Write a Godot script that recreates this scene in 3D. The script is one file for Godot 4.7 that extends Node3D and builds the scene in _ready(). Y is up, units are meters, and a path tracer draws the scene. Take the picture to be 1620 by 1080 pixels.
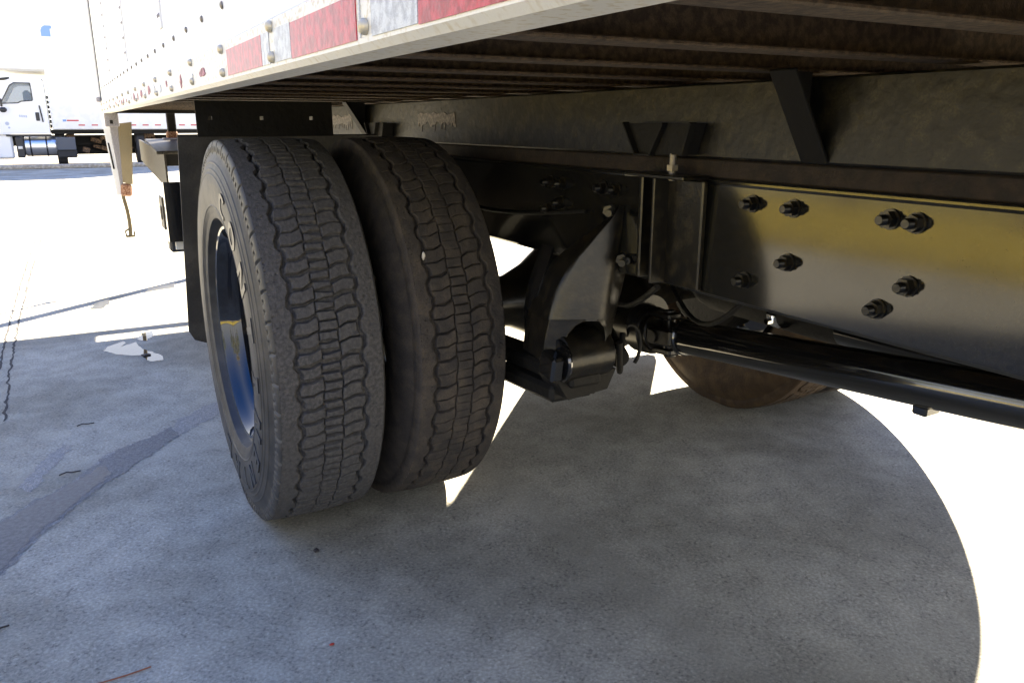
extends Node3D
# A box truck's rear axle seen from beside it, looking back under the floor; a second truck parked behind.

# ---------------------------------------------------------------- mesh builder
class G:
	var v := PackedVector3Array()
	var n := PackedVector3Array()
	var t := PackedVector2Array()
	var i := PackedInt32Array()

	func tri(a: Vector3, b: Vector3, c: Vector3) -> void:      # counter-clockwise from outside
		var nn := (b - a).cross(c - a).normalized()
		var k := v.size()
		for p in [a, b, c]:
			v.append(p); n.append(nn); t.append(flat_uv(p, nn))
		i.append_array([k, k + 2, k + 1])

	func flat_uv(p: Vector3, nn: Vector3) -> Vector2:
		var m := nn.abs()
		if m.x >= m.y and m.x >= m.z: return Vector2(p.z, p.y)
		if m.y >= m.z: return Vector2(p.x, p.z)
		return Vector2(p.x, p.y)

	func quad(a: Vector3, b: Vector3, c: Vector3, d: Vector3) -> void:
		tri(a, b, c); tri(a, c, d)

	func box(c: Vector3, s: Vector3, bev := 0.0, bs := Basis()) -> G:
		var h := s * 0.5
		var e: float = min(bev, min(h.x, min(h.y, h.z)) * 0.9)
		var P := func(sx: float, sy: float, sz: float, ax: int) -> Vector3:
			var q := Vector3(sx * (h.x - (0.0 if ax == 0 else e)), sy * (h.y - (0.0 if ax == 1 else e)), sz * (h.z - (0.0 if ax == 2 else e)))
			return c + bs * q
		for s1 in [-1.0, 1.0]:
			face([P.call(s1, -1, -1, 0), P.call(s1, 1, -1, 0), P.call(s1, 1, 1, 0), P.call(s1, -1, 1, 0)], c)
			face([P.call(-1, s1, -1, 1), P.call(1, s1, -1, 1), P.call(1, s1, 1, 1), P.call(-1, s1, 1, 1)], c)
			face([P.call(-1, -1, s1, 2), P.call(1, -1, s1, 2), P.call(1, 1, s1, 2), P.call(-1, 1, s1, 2)], c)
			if e > 0.0:
				for s2 in [-1.0, 1.0]:
					face([P.call(s1, s2, -1, 0), P.call(s1, s2, 1, 0), P.call(s1, s2, 1, 1), P.call(s1, s2, -1, 1)], c)
					face([P.call(s1, -1, s2, 0), P.call(s1, 1, s2, 0), P.call(s1, 1, s2, 2), P.call(s1, -1, s2, 2)], c)
					face([P.call(-1, s1, s2, 1), P.call(1, s1, s2, 1), P.call(1, s1, s2, 2), P.call(-1, s1, s2, 2)], c)
					for s3 in [-1.0, 1.0]:
						face([P.call(s1, s2, s3, 0), P.call(s1, s2, s3, 1), P.call(s1, s2, s3, 2)], c)
		return self

	func face(p: Array, away: Vector3) -> void:                 # a convex face turned away from a point
		var nn: Vector3 = (p[1] - p[0]).cross(p[2] - p[0])
		if nn.dot((p[0] + p[2]) * 0.5 - away) < 0.0: p.reverse()
		for k in range(1, p.size() - 1): tri(p[0], p[k], p[k + 1])

	func prism(poly: PackedVector2Array, xf: Transform3D, depth: float) -> G:   # outline in local xy, from z 0 to depth
		if Geometry2D.is_polygon_clockwise(poly): poly.reverse()
		var ix := Geometry2D.triangulate_polygon(poly)
		for k in range(0, ix.size(), 3):
			var a := poly[ix[k]]; var b := poly[ix[k + 1]]; var c := poly[ix[k + 2]]
			if (b - a).cross(c - a) < 0.0:
				var s := b; b = c; c = s
			tri(xf * Vector3(a.x, a.y, depth), xf * Vector3(b.x, b.y, depth), xf * Vector3(c.x, c.y, depth))
			tri(xf * Vector3(a.x, a.y, 0), xf * Vector3(c.x, c.y, 0), xf * Vector3(b.x, b.y, 0))
		for k in poly.size():
			var a := poly[k]; var b := poly[(k + 1) % poly.size()]
			quad(xf * Vector3(a.x, a.y, 0), xf * Vector3(b.x, b.y, 0), xf * Vector3(b.x, b.y, depth), xf * Vector3(a.x, a.y, depth))
		return self

	func sheet(poly: PackedVector2Array, y: float) -> G:         # outline in world xz, lying flat
		var ix := Geometry2D.triangulate_polygon(poly)
		for k in range(0, ix.size(), 3):
			var a := poly[ix[k]]; var b := poly[ix[k + 1]]; var c := poly[ix[k + 2]]
			if (b - a).cross(c - a) > 0.0:
				var s := b; b = c; c = s
			tri(Vector3(a.x, y, a.y), Vector3(b.x, y, b.y), Vector3(c.x, y, c.y))
		return self

	func grid(nu: int, nv: int, pos: Callable, closed_u := false) -> G:   # smooth surface; normal = dP/du x dP/dv
		var k0 := v.size()
		var P := PackedVector3Array(); P.resize((nu + 1) * (nv + 1))
		for a in nu + 1:
			for b in nv + 1:
				P[a * (nv + 1) + b] = pos.call(a, b)
		for a in nu + 1:
			for b in nv + 1:
				var a0 := a - 1; var a1 := a + 1
				if a0 < 0: a0 = nu - 1 if closed_u else 0
				if a1 > nu: a1 = 1 if closed_u else nu
				var du := P[a1 * (nv + 1) + b] - P[a0 * (nv + 1) + b]
				var dv := P[a * (nv + 1) + mini(b + 1, nv)] - P[a * (nv + 1) + maxi(b - 1, 0)]
				v.append(P[a * (nv + 1) + b]); n.append(du.cross(dv).normalized())
				t.append(Vector2(float(a) / nu, float(b) / nv))
		for a in nu:
			for b in nv:
				var q := k0 + a * (nv + 1) + b
				i.append_array([q, q + nv + 2, q + nv + 1, q, q + 1, q + nv + 2])
		return self

	func lathe(prof: Array, xf: Transform3D, seg := 32) -> G:    # (radius, height) pairs round local y, from bottom outwards and up
		for k in prof.size() - 1:
			var a: Vector2 = prof[k]; var b: Vector2 = prof[k + 1]
			if a.is_equal_approx(b): continue
			var na := nrm(prof, k, 0); var nb := nrm(prof, k, 1)
			var q := v.size()
			for s in seg + 1:
				var an := TAU * s / seg
				var d := Vector3(cos(an), 0, sin(an))
				v.append(xf * (d * a.x + Vector3(0, a.y, 0))); v.append(xf * (d * b.x + Vector3(0, b.y, 0)))
				n.append((xf.basis * (d * na.x + Vector3(0, na.y, 0))).normalized()); n.append((xf.basis * (d * nb.x + Vector3(0, nb.y, 0))).normalized())
				t.append(Vector2(float(s) / seg, a.y)); t.append(Vector2(float(s) / seg, b.y))
			for s in seg:
				var o := q + s * 2
				i.append_array([o, o + 3, o + 1, o, o + 2, o + 3])
		return self

	func nrm(prof: Array, k: int, end: int) -> Vector2:
		var d: Vector2 = (prof[k + 1] - prof[k]).normalized()
		var own := Vector2(d.y, -d.x)
		var j := k - 1 if end == 0 else k + 1
		if j < 0 or j + 1 >= prof.size() or prof[j].is_equal_approx(prof[j + 1]): return own
		var e: Vector2 = (prof[j + 1] - prof[j]).normalized()
		var other := Vector2(e.y, -e.x)
		return (own + other).normalized() if own.dot(other) > 0.75 else own

	func cyl(a: Vector3, b: Vector3, r: float, seg := 20, r2 := -1.0) -> G:   # closed, edges slightly rounded
		if r2 < 0.0: r2 = r
		var y := (b - a); var h := y.length(); y = y.normalized()
		var x := (Vector3.UP if absf(y.y) < 0.9 else Vector3.RIGHT).cross(y).normalized()
		var e: float = min(0.08 * r, 0.2 * h)
		return lathe([Vector2(0, 0), Vector2(r - e, 0), Vector2(r, e), Vector2(r2, h - e), Vector2(r2 - e, h), Vector2(0, h)], Transform3D(Basis(x, y, x.cross(y)), a), seg)

	func tube(path: Array, r: float, seg := 8) -> G:
		for k in path.size() - 1:
			cyl(path[k], path[k + 1] + (path[k + 1] - path[k]).normalized() * r * 0.3, r, seg)
		return self

	func hexnut(a: Vector3, dir: Vector3, across: float, h: float) -> G:
		var y := dir.normalized()
		var x := (Vector3.UP if absf(y.y) < 0.9 else Vector3.RIGHT).cross(y).normalized()
		var p := PackedVector2Array()
		for k in 6: p.append(Vector2(cos(TAU * k / 6 + 0.3), sin(TAU * k / 6 + 0.3)) * across * 0.577)
		return prism(p, Transform3D(Basis(x, y.cross(x), y), a), h)

	func done(m: Material) -> ArrayMesh:
		var arr := []; arr.resize(Mesh.ARRAY_MAX)
		arr[Mesh.ARRAY_VERTEX] = v; arr[Mesh.ARRAY_NORMAL] = n; arr[Mesh.ARRAY_TEX_UV] = t; arr[Mesh.ARRAY_INDEX] = i
		var me := ArrayMesh.new()
		me.add_surface_from_arrays(Mesh.PRIMITIVE_TRIANGLES, arr)
		me.surface_set_material(0, m)
		return me

# ---------------------------------------------------------------- naming and tagging
var used := {}
var M := {}
var rng := RandomNumberGenerator.new()
var T: Node3D                                            # the near truck

func put(called: String, me: Mesh, parent: Node, at := Vector3.ZERO, bs := Basis()) -> MeshInstance3D:
	var o := MeshInstance3D.new()
	o.mesh = me
	adopt(o, called, parent)
	o.transform = Transform3D(bs, at)
	return o

func adopt(o: Node3D, called: String, parent: Node) -> void:
	var key := str(parent.get_instance_id()) + called
	var k: int = used.get(key, 0)
	used[key] = k + 1
	o.name = called if k == 0 else "%s_%03d" % [called, k]
	parent.add_child(o, true)

func part(called: String, me: Mesh, parent: Node = null) -> MeshInstance3D:   # a part of the near truck, its mesh in world coordinates
	return put(called, me, T if parent == null else parent, -T.position if parent == null else Vector3.ZERO)

func tag(o: Node, label: String, category: String, group := "") -> Node:
	o.set_meta("label", label); o.set_meta("category", category)
	if group != "": o.set_meta("group", group)
	return o

func struct(called: String, me: Mesh, kind := "structure") -> MeshInstance3D:
	var o := put(called, me, self)
	o.set_meta("kind", kind)
	return o

# ---------------------------------------------------------------- textures and materials
func noise(sd: int, f: float, oct := 4, type := FastNoiseLite.TYPE_SIMPLEX_SMOOTH) -> FastNoiseLite:
	var q := FastNoiseLite.new()
	q.seed = sd; q.frequency = f; q.noise_type = type
	q.fractal_type = FastNoiseLite.FRACTAL_FBM; q.fractal_octaves = oct
	return q

func bytes(q: FastNoiseLite, s: int) -> PackedByteArray:
	var im := q.get_seamless_image(s, s, false, false, 0.12, true)
	im.convert(Image.FORMAT_L8)
	return im.get_data()

func ramp(q: FastNoiseLite, s: int, c0: Color, c1: Color, lo := 0.25, hi := 0.75, grain := 0.08) -> ImageTexture:
	var b := bytes(q, s)
	var d := PackedByteArray(); d.resize(s * s * 3)
	for k in s * s:
		var f := clampf((b[k] / 255.0 - lo) / (hi - lo), 0.0, 1.0)
		var g := 1.0 + (rng.randf() - 0.5) * 2.0 * grain
		d[k * 3] = int(clampf(lerpf(c0.r, c1.r, f) * g, 0, 1) * 255.0)
		d[k * 3 + 1] = int(clampf(lerpf(c0.g, c1.g, f) * g, 0, 1) * 255.0)
		d[k * 3 + 2] = int(clampf(lerpf(c0.b, c1.b, f) * g, 0, 1) * 255.0)
	var im := Image.create_from_data(s, s, false, Image.FORMAT_RGB8, d)
	im.generate_mipmaps()
	return ImageTexture.create_from_image(im)

func bump(q: FastNoiseLite, s: int, strength: float, grain := 0.0) -> ImageTexture:
	var b := bytes(q, s)
	if grain > 0.0:
		for k in b.size(): b[k] = clampi(int(b[k] + (rng.randf() - 0.5) * grain * 255.0), 0, 255)
	var im := Image.create_from_data(s, s, false, Image.FORMAT_L8, b)
	im.convert(Image.FORMAT_RGBA8)
	im.bump_map_to_normal_map(strength)
	im.generate_mipmaps()
	return ImageTexture.create_from_image(im)

func lin(r: float, g: float, b: float) -> Color:
	return Color(r, g, b).linear_to_srgb()

func mat(called: String, c: Color, rough: float, metal := 0.0, tex: Texture2D = null, scale := 1.0, nm: Texture2D = null, ns := 0.5, spec := 0.5) -> StandardMaterial3D:
	var m := StandardMaterial3D.new()
	m.resource_name = called
	m.albedo_color = c; m.roughness = rough; m.metallic = metal; m.metallic_specular = spec
	if tex:
		m.albedo_texture = tex
	if nm:
		m.normal_enabled = true; m.normal_texture = nm; m.normal_scale = ns
	if tex or nm:
		m.uv1_triplanar = true; m.uv1_scale = Vector3.ONE * scale
	M[called] = m
	return m

func make_materials() -> void:
	var coarse := noise(3, 0.012, 5)
	var fine := noise(8, 0.05, 5)
	var nm_fine := bump(noise(21, 0.06, 5), 512, 4.0, 0.1)
	var nm_orange := bump(noise(22, 0.02, 3), 512, 2.0)
	mat("white_paint", lin(0.78, 0.79, 0.8), 0.35, 0.0, ramp(coarse, 512, Color(0.97, 0.97, 0.965), Color(1, 1, 1), 0.3, 0.6, 0.01), 0.7)
	mat("rail_paint", lin(0.74, 0.73, 0.68), 0.4, 0.0, ramp(fine, 512, Color(0.9, 0.87, 0.8), Color(1, 1, 1), 0.22, 0.4, 0.03), 3.0)
	mat("red_tape", lin(0.5, 0.012, 0.04), 0.3, 0.0, ramp(noise(31, 0.03, 3), 256, Color(0.8, 0.8, 0.8), Color(1, 1, 1), 0.3, 0.7, 0.1), 6.0, nm_orange, 0.5)
	mat("silver_tape", lin(0.55, 0.58, 0.6), 0.3, 0.0, ramp(noise(32, 0.04, 3), 256, Color(0.8, 0.8, 0.82), Color(1, 1, 1), 0.3, 0.7, 0.1), 6.0, nm_orange, 0.5)
	mat("worn_tape", lin(0.62, 0.3, 0.36), 0.6, 0.0, ramp(fine, 256, Color(0.6, 0.5, 0.5), Color(1.0, 0.95, 0.95), 0.3, 0.7, 0.1), 5.0)
	mat("rivet_steel", lin(0.22, 0.2, 0.17), 0.45, 0.5)
	mat("bolt_zinc", lin(0.55, 0.5, 0.38), 0.4, 0.3)
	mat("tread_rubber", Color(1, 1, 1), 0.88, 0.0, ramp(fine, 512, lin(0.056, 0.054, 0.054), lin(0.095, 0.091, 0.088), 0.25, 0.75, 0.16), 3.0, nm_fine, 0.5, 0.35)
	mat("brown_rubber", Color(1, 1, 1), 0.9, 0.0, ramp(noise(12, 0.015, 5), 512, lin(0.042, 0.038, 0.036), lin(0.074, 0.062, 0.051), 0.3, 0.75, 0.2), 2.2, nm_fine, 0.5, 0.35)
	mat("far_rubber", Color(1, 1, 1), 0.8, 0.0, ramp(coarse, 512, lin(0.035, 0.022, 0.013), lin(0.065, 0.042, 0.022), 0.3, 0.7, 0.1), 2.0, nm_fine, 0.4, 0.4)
	mat("sidewall_rubber", Color(1, 1, 1), 0.5, 0.0, ramp(coarse, 512, lin(0.03, 0.03, 0.03), lin(0.055, 0.053, 0.05), 0.3, 0.7, 0.06), 2.0, nm_fine, 0.12, 0.4)
	mat("letter_rubber", lin(0.024, 0.024, 0.024), 0.4, 0.0, null, 1.0, nm_fine, 0.1, 0.5)
	var enamel := mat("black_enamel", lin(0.006, 0.006, 0.006), 0.12, 0.0, null, 1.0, nm_orange, 0.05, 0.7)
	enamel.clearcoat_enabled = true; enamel.clearcoat = 0.6; enamel.clearcoat_roughness = 0.04
	mat("rim_paint", lin(0.008, 0.008, 0.009), 0.035, 0.0, null, 1.0, null, 0.0, 0.6)
	var fp := mat("frame_paint", Color(1, 1, 1), 0.1, 0.0, ramp(noise(41, 0.09, 4), 512, lin(0.003, 0.003, 0.002), lin(0.012, 0.0115, 0.010), 0.24, 0.34, 0.4), 1.4, null, 0.0, 0.5)
	fp.clearcoat_enabled = true; fp.clearcoat = 0.15; fp.clearcoat_roughness = 0.08
	mat("sill_paint", Color(1, 1, 1), 0.5, 0.0, ramp(noise(43, 0.03, 6), 512, lin(0.002, 0.0018, 0.0013), lin(0.018, 0.015, 0.008), 0.44, 0.7, 0.45), 1.0, nm_fine, 0.15, 0.5)
	mat("sill_wood", Color(1, 1, 1), 0.8, 0.0, ramp(noise(44, 0.03, 4), 256, lin(0.009, 0.0055, 0.003), lin(0.022, 0.013, 0.007), 0.3, 0.7, 0.1), 3.0, nm_fine, 0.4)
	mat("rusty_steel", Color(1, 1, 1), 0.75, 0.0, ramp(noise(45, 0.03, 5), 512, lin(0.03, 0.019, 0.012), lin(0.075, 0.05, 0.031), 0.3, 0.7, 0.2), 3.5, nm_fine, 0.5)
	mat("floor_wood", Color(1, 1, 1), 0.85, 0.0, ramp(noise(46, 0.02, 4), 256, lin(0.02, 0.012, 0.007), lin(0.045, 0.028, 0.016), 0.3, 0.7, 0.1), 1.5, nm_fine, 0.4)
	mat("flat_black", lin(0.0055, 0.0052, 0.0048), 0.7, 0.0, null, 1.0, nm_fine, 0.2, 0.4)
	mat("flap_rubber", Color(1, 1, 1), 0.75, 0.0, ramp(coarse, 256, lin(0.02, 0.02, 0.02), lin(0.06, 0.055, 0.05), 0.35, 0.75, 0.12), 1.4, nm_fine, 0.4)
	var dc := mat("dirty_cast", Color(1, 1, 1), 0.3, 0.0, ramp(noise(47, 0.03, 5), 256, lin(0.004, 0.0038, 0.0035), lin(0.02, 0.016, 0.010), 0.45, 0.75, 0.2), 3.0, nm_fine, 0.1, 0.45)
	dc.clearcoat_enabled = true; dc.clearcoat = 0.1; dc.clearcoat_roughness = 0.1
	mat("yellowed_paint", Color(1, 1, 1), 0.6, 0.0, ramp(noise(48, 0.1, 4), 256, lin(0.2, 0.16, 0.09), lin(0.25, 0.21, 0.13), 0.3, 0.6, 0.08), 6.0, nm_fine, 0.3)
	mat("grey_bracket", Color(1, 1, 1), 0.5, 0.1, ramp(fine, 256, lin(0.25, 0.24, 0.26), lin(0.34, 0.33, 0.35), 0.3, 0.7, 0.08), 8.0, nm_fine, 0.3)
	mat("rust", Color(1, 1, 1), 0.85, 0.0, ramp(fine, 256, lin(0.16, 0.06, 0.03), lin(0.4, 0.26, 0.18), 0.3, 0.7, 0.15), 6.0, nm_fine, 0.8)
	mat("strap_web", lin(0.13, 0.105, 0.06), 0.9, 0.0, null, 1.0, nm_fine, 0.6)
	mat("step_steel", Color(1, 1, 1), 0.45, 0.3, ramp(fine, 256, lin(0.02, 0.018, 0.015), lin(0.05, 0.044, 0.034), 0.3, 0.7, 0.1), 4.0, nm_fine, 0.3)
	mat("lamp_lens", lin(0.7, 0.68, 0.62), 0.15)
	mat("run_paint", Color(1, 1, 1), 0.5, 0.0, ramp(fine, 256, lin(0.06, 0.05, 0.045), lin(0.2, 0.165, 0.155), 0.3, 0.7, 0.2), 5.0)
	mat("chrome", lin(0.8, 0.8, 0.8), 0.08, 1.0)
	mat("cab_paint", lin(0.78, 0.8, 0.83), 0.22, 0.0, null, 1.0, null, 0.0, 0.6)
	mat("tank_metal", lin(0.72, 0.73, 0.75), 0.28, 0.9)
	mat("dark_plastic", lin(0.02, 0.022, 0.028), 0.45)
	mat("grey_flap", lin(0.09, 0.1, 0.12), 0.7)
	mat("plain_rubber", lin(0.03, 0.03, 0.032), 0.85)
	mat("emblem_blue", lin(0.18, 0.33, 0.62), 0.4)
	mat("dash_red", lin(0.5, 0.05, 0.06), 0.4)
	mat("print_grey", lin(0.42, 0.47, 0.6), 0.5)
	mat("warm_clutter", Color(1, 1, 1), 0.7, 0.0, ramp(fine, 128, lin(0.05, 0.03, 0.02), lin(0.22, 0.13, 0.06), 0.3, 0.7, 0.2), 3.0)
	var gl := mat("tinted_glass", Color(0.1, 0.28, 0.42, 0.6), 0.04, 0.0, null, 1.0, null, 0.0, 0.7)
	gl.transparency = BaseMaterial3D.TRANSPARENCY_ALPHA
	mat("tar", lin(0.03, 0.026, 0.024), 0.8, 0.0, null, 1.0, nm_fine, 0.6)
	mat("kerb_concrete", Color(1, 1, 1), 0.85, 0.0, ramp(fine, 256, lin(0.3, 0.26, 0.2), lin(0.46, 0.41, 0.33), 0.3, 0.7, 0.1), 1.0, nm_fine, 0.4)
	mat("asphalt", Color(1, 1, 1), 0.9, 0.0, ramp(fine, 256, lin(0.16, 0.14, 0.11), lin(0.26, 0.22, 0.17), 0.3, 0.7, 0.15), 0.8)
	mat("bark", Color(1, 1, 1), 0.9, 0.0, ramp(fine, 256, lin(0.06, 0.045, 0.03), lin(0.15, 0.11, 0.08), 0.3, 0.7, 0.15), 1.5, nm_fine, 0.8)
	for k in 3:
		var lf := mat("leaf_%d" % k, [lin(0.16, 0.15, 0.02), lin(0.1, 0.12, 0.02), lin(0.24, 0.18, 0.025)][k], 0.6)
		lf.backlight = [Color(0.4, 0.38, 0.06), Color(0.3, 0.34, 0.06), Color(0.5, 0.4, 0.06)][k]
		lf.cull_mode = BaseMaterial3D.CULL_DISABLED
	var gr := mat("dry_grass", lin(0.52, 0.42, 0.1), 0.8)
	gr.cull_mode = BaseMaterial3D.CULL_DISABLED
	mat("turf", Color(1, 1, 1), 0.95, 0.0, ramp(fine, 256, lin(0.3, 0.23, 0.045), lin(0.48, 0.38, 0.07), 0.3, 0.7, 0.2), 0.7)
	mat("pebble_white", lin(0.6, 0.56, 0.5), 0.7)
	mat("pebble_tan", lin(0.45, 0.3, 0.14), 0.7)
	mat("needle_brown", lin(0.24, 0.08, 0.035), 0.7)
	mat("leaf_dark", lin(0.03, 0.025, 0.025), 0.7)
	mat("leaf_red", lin(0.3, 0.03, 0.02), 0.6)
	var w := mat("wet_concrete", Color(1, 1, 1), 0.33, 0.0, ramp(fine, 512, lin(0.045, 0.048, 0.052), lin(0.085, 0.09, 0.096), 0.25, 0.75, 0.2), 2.0, nm_fine, 0.1, 0.35)
	w.uv1_world_triplanar = true
	var dmp := mat("damp_concrete", Color(1, 1, 1), 0.75, 0.0, ramp(fine, 512, lin(0.17, 0.163, 0.148), lin(0.23, 0.22, 0.2), 0.25, 0.75, 0.25), 2.0, nm_fine, 0.4, 0.5)
	dmp.uv1_world_triplanar = true
	var dm := mat("damp_margin", Color(1, 1, 1), 0.82, 0.0, ramp(noise(102, 0.11, 4), 512, lin(0.27, 0.258, 0.23), lin(0.335, 0.32, 0.285), 0.25, 0.75, 0.2), 1.0, nm_fine, 0.3, 0.5)
	dm.uv1_world_triplanar = true
	mat("water", lin(0.03, 0.032, 0.034), 0.015, 0.0, null, 1.0, null, 0.0, 0.6)
	make_ground_material()

func make_ground_material() -> void:
	var s := 1536
	var mid := bytes(noise(101, 0.009, 5), s)
	var small := bytes(noise(102, 0.11, 4), s)
	var pit := bytes(noise(103, 0.075, 4), s)
	var cell := FastNoiseLite.new()
	cell.seed = 104; cell.noise_type = FastNoiseLite.TYPE_CELLULAR; cell.frequency = 0.028
	cell.cellular_return_type = FastNoiseLite.RETURN_DISTANCE2_SUB
	cell.domain_warp_enabled = true; cell.domain_warp_amplitude = 40.0; cell.domain_warp_frequency = 0.02
	cell.domain_warp_fractal_octaves = 4
	cell.fractal_type = FastNoiseLite.FRACTAL_NONE
	var crk := bytes(cell, s)
	var msk := bytes(noise(105, 0.012, 3), s)
	var d := PackedByteArray(); d.resize(s * s * 3)
	var h := PackedByteArray(); h.resize(s * s)
	var q := 7
	for k in s * s:
		q = (q * 1103515245 + 12345) & 0x7fffffff
		var r := float((q >> 8) & 1023) / 1023.0
		var f := 0.66 + (mid[k] - 128) * 0.0004 + (small[k] - 128) * 0.0007 + (r - 0.5) * 0.10
		var hh := 150 + ((small[k] - 128) >> 1) + int((r - 0.5) * 40.0)
		if pit[k] < 78 and mid[k] < 150:
			f -= 0.0065 * minf(78 - pit[k], 18.0); hh -= 30
		if crk[k] < 9 and msk[k] > 118 and small[k] < 150:
			f -= 0.016 * (9 - crk[k]); hh -= 40
		if pit[k] > 186 and small[k] > 140: f += 0.07
		if r > 0.9985: f += 0.14
		f = clampf(f, 0.05, 0.95)
		var w := (mid[(k * 7) % (s * s)] - 128) * 0.00005
		d[k * 3] = int(f * 255.0 * (1.0 + w)); d[k * 3 + 1] = int(f * 248.0); d[k * 3 + 2] = int(f * 225.0)
		h[k] = clampi(hh, 0, 255)
	var im := Image.create_from_data(s, s, false, Image.FORMAT_RGB8, d)
	im.generate_mipmaps()
	var hi := Image.create_from_data(s, s, false, Image.FORMAT_L8, h)
	hi.convert(Image.FORMAT_RGBA8); hi.bump_map_to_normal_map(1.6); hi.generate_mipmaps()
	var m := mat("concrete", Color(1, 1, 1), 0.85)
	m.albedo_texture = ImageTexture.create_from_image(im)
	m.normal_enabled = true; m.normal_texture = ImageTexture.create_from_image(hi); m.normal_scale = 0.4
	m.uv1_scale = Vector3(1 / 1.9, 1 / 1.9, 1)
	# broad blotches of old dirt over the fine grain
	m.detail_enabled = true; m.detail_blend_mode = BaseMaterial3D.BLEND_MODE_MUL; m.detail_uv_layer = BaseMaterial3D.DETAIL_UV_2
	m.detail_albedo = ramp(noise(111, 0.006, 6), 1024, Color(0.85, 0.845, 0.83), Color(1, 1, 1), 0.28, 0.7, 0.02)

# ---------------------------------------------------------------- tyres
func zig(s: float) -> float:                              # trapezoid wave, -1 to 1, period 1
	var f := fposmod(s, 1.0)
	if f < 0.28: return 1.0
	if f < 0.5: return 1.0 - 2.0 * (f - 0.28) / 0.22
	if f < 0.78: return -1.0
	return -1.0 + 2.0 * (f - 0.78) / 0.22

func dip(d: float, w: float) -> float:                    # 1 inside a groove of half-width w, soft walls
	return clampf((w + 0.0005 - absf(d)) / 0.001, 0.0, 1.0)

const R := 0.527
const HUB := 0.515
const AXLE_Z := -2.22

func tread(half: float, centre_w: float, side_w: float, thin_w: float, sd: int, fine: bool, fade: float) -> G:
	# columns follow the zigzag grooves so that their walls stay clean
	var cols := PackedFloat32Array()
	for k in 15: cols.append(lerpf(-half, -0.0815, k / 14.0))
	for x in [-0.0808, -0.0798, -0.078, -0.075, -0.0732, -0.0722]: cols.append(x)
	for k in 19: cols.append(lerpf(-0.0705, -0.0245, k / 18.0))
	for x in [-0.0236, -0.0227, -0.022, -0.0213, -0.0204]: cols.append(x)
	for k in 15: cols.append(lerpf(-0.019, 0.019, k / 14.0))
	for x in [0.0204, 0.0213, 0.022, 0.0227, 0.0236]: cols.append(x)
	for k in 19: cols.append(lerpf(0.0245, 0.0705, k / 18.0))
	for x in [0.0722, 0.0732, 0.075, 0.078, 0.0798, 0.0808]: cols.append(x)
	for k in 15: cols.append(lerpf(0.0815, half, k / 14.0))
	var rows := PackedFloat32Array()
	if fine:
		var a := deg_to_rad(-62.0); var e := deg_to_rad(132.0)
		var nn := 1250
		for k in nn: rows.append(lerpf(a, e, float(k) / nn))
		for k in 161: rows.append(lerpf(e, a + TAU, k / 160.0))
	else:
		for k in 361: rows.append(TAU * k / 360.0)
	var wear := noise(sd, 9.0, 2)
	var edge := noise(sd + 5, 60.0, 2)
	var period := 1.0 / 47.0                                # forty-seven pitches round the tyre
	var pos := func(a: int, b: int) -> Vector3:
		var th := rows[a]; var x0 := cols[b]
		var p := th / TAU / period
		var wide := zig(p) * 0.0052
		var ax := absf(x0)
		var near_wide := clampf(1.0 - absf(ax - 0.0765) / 0.05, 0.0, 1.0)
		var near_thin := clampf(1.0 - absf(ax - 0.022) / 0.02, 0.0, 1.0)
		var x := x0 + wide * near_wide + zig(p * 1.0 + 0.3) * 0.0018 * near_thin
		if ax >= half - 0.001: x = x0 + edge.get_noise_2d(th * 2.0, signf(x0) * 3.0) * 0.002
		var j := edge.get_noise_2d(th * 0.527, x0) * 0.0007
		var d := 0.012 * dip(ax - 0.0765 + j, 0.0046) if ax > 0.05 else 0.0
		d = maxf(d, 0.009 * dip(ax - 0.022 + j, 0.0014))
		var w := wear.get_noise_2d(th * 0.5, x0)
		var shallow := clampf(1.0 - fade * maxf(0.0, sin(th) * 1.5 - 0.6), 0.25, 1.0)
		if ax > 0.022 and ax < 0.0765:                       # shoulder-side columns: two cuts a pitch, bent up towards the centre line or away from it
			var f := (ax - 0.022) / 0.0545
			if x0 > 0.0: f = f
			var lift := 0.0
			if x0 < 0.0: lift = 0.010 * clampf((0.42 - f) / 0.42, 0.0, 1.0)
			else: lift = -0.010 * clampf((0.45 - f) / 0.45, 0.0, 1.0)
			var s := p * 2.0 - lift * 2.0 / (TAU * R * period) + (0.0 if x0 < 0.0 else 0.4)
			var c := roundf(s)
			var width := side_w if posmod(int(c), 2) == 0 else (side_w * 0.8 if f > 0.4 and thin_w > 0.001 else thin_w)
			width *= clampf(1.0 + w * 1.2, 0.5, 1.5)
			d = maxf(d, 0.012 * shallow * dip((s - c) * TAU * R * period / 2.0, width))
		elif ax < 0.022:
			var s := p * 3.0 + 0.2 - x0 * 1.5
			var c := roundf(s)
			var width := centre_w * clampf(1.0 + w * 1.6 - 1.2 * absf(x0) / 0.022 * 0.3, 0.35, 1.5)
			d = maxf(d, 0.012 * shallow * dip((s - c) * TAU * R * period / 3.0, width))
		elif ax > 0.09 and fine:                             # worn bald shoulder, a few shallow chips
			var ch := wear.get_noise_2d(th * 6.0, x0 * 9.0 + 7.0)
			if ch > 0.52: d = maxf(d, 0.003 * clampf((ch - 0.52) * 8.0, 0.0, 1.0))
		var r := R - 0.005 * pow(ax / half, 2.0) - d
		var y := r * sin(th)
		return Vector3(x, maxf(y, -HUB - 0.002), r * cos(th))
	return G.new().grid(rows.size() - 1, cols.size() - 1, pos, true)

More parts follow.
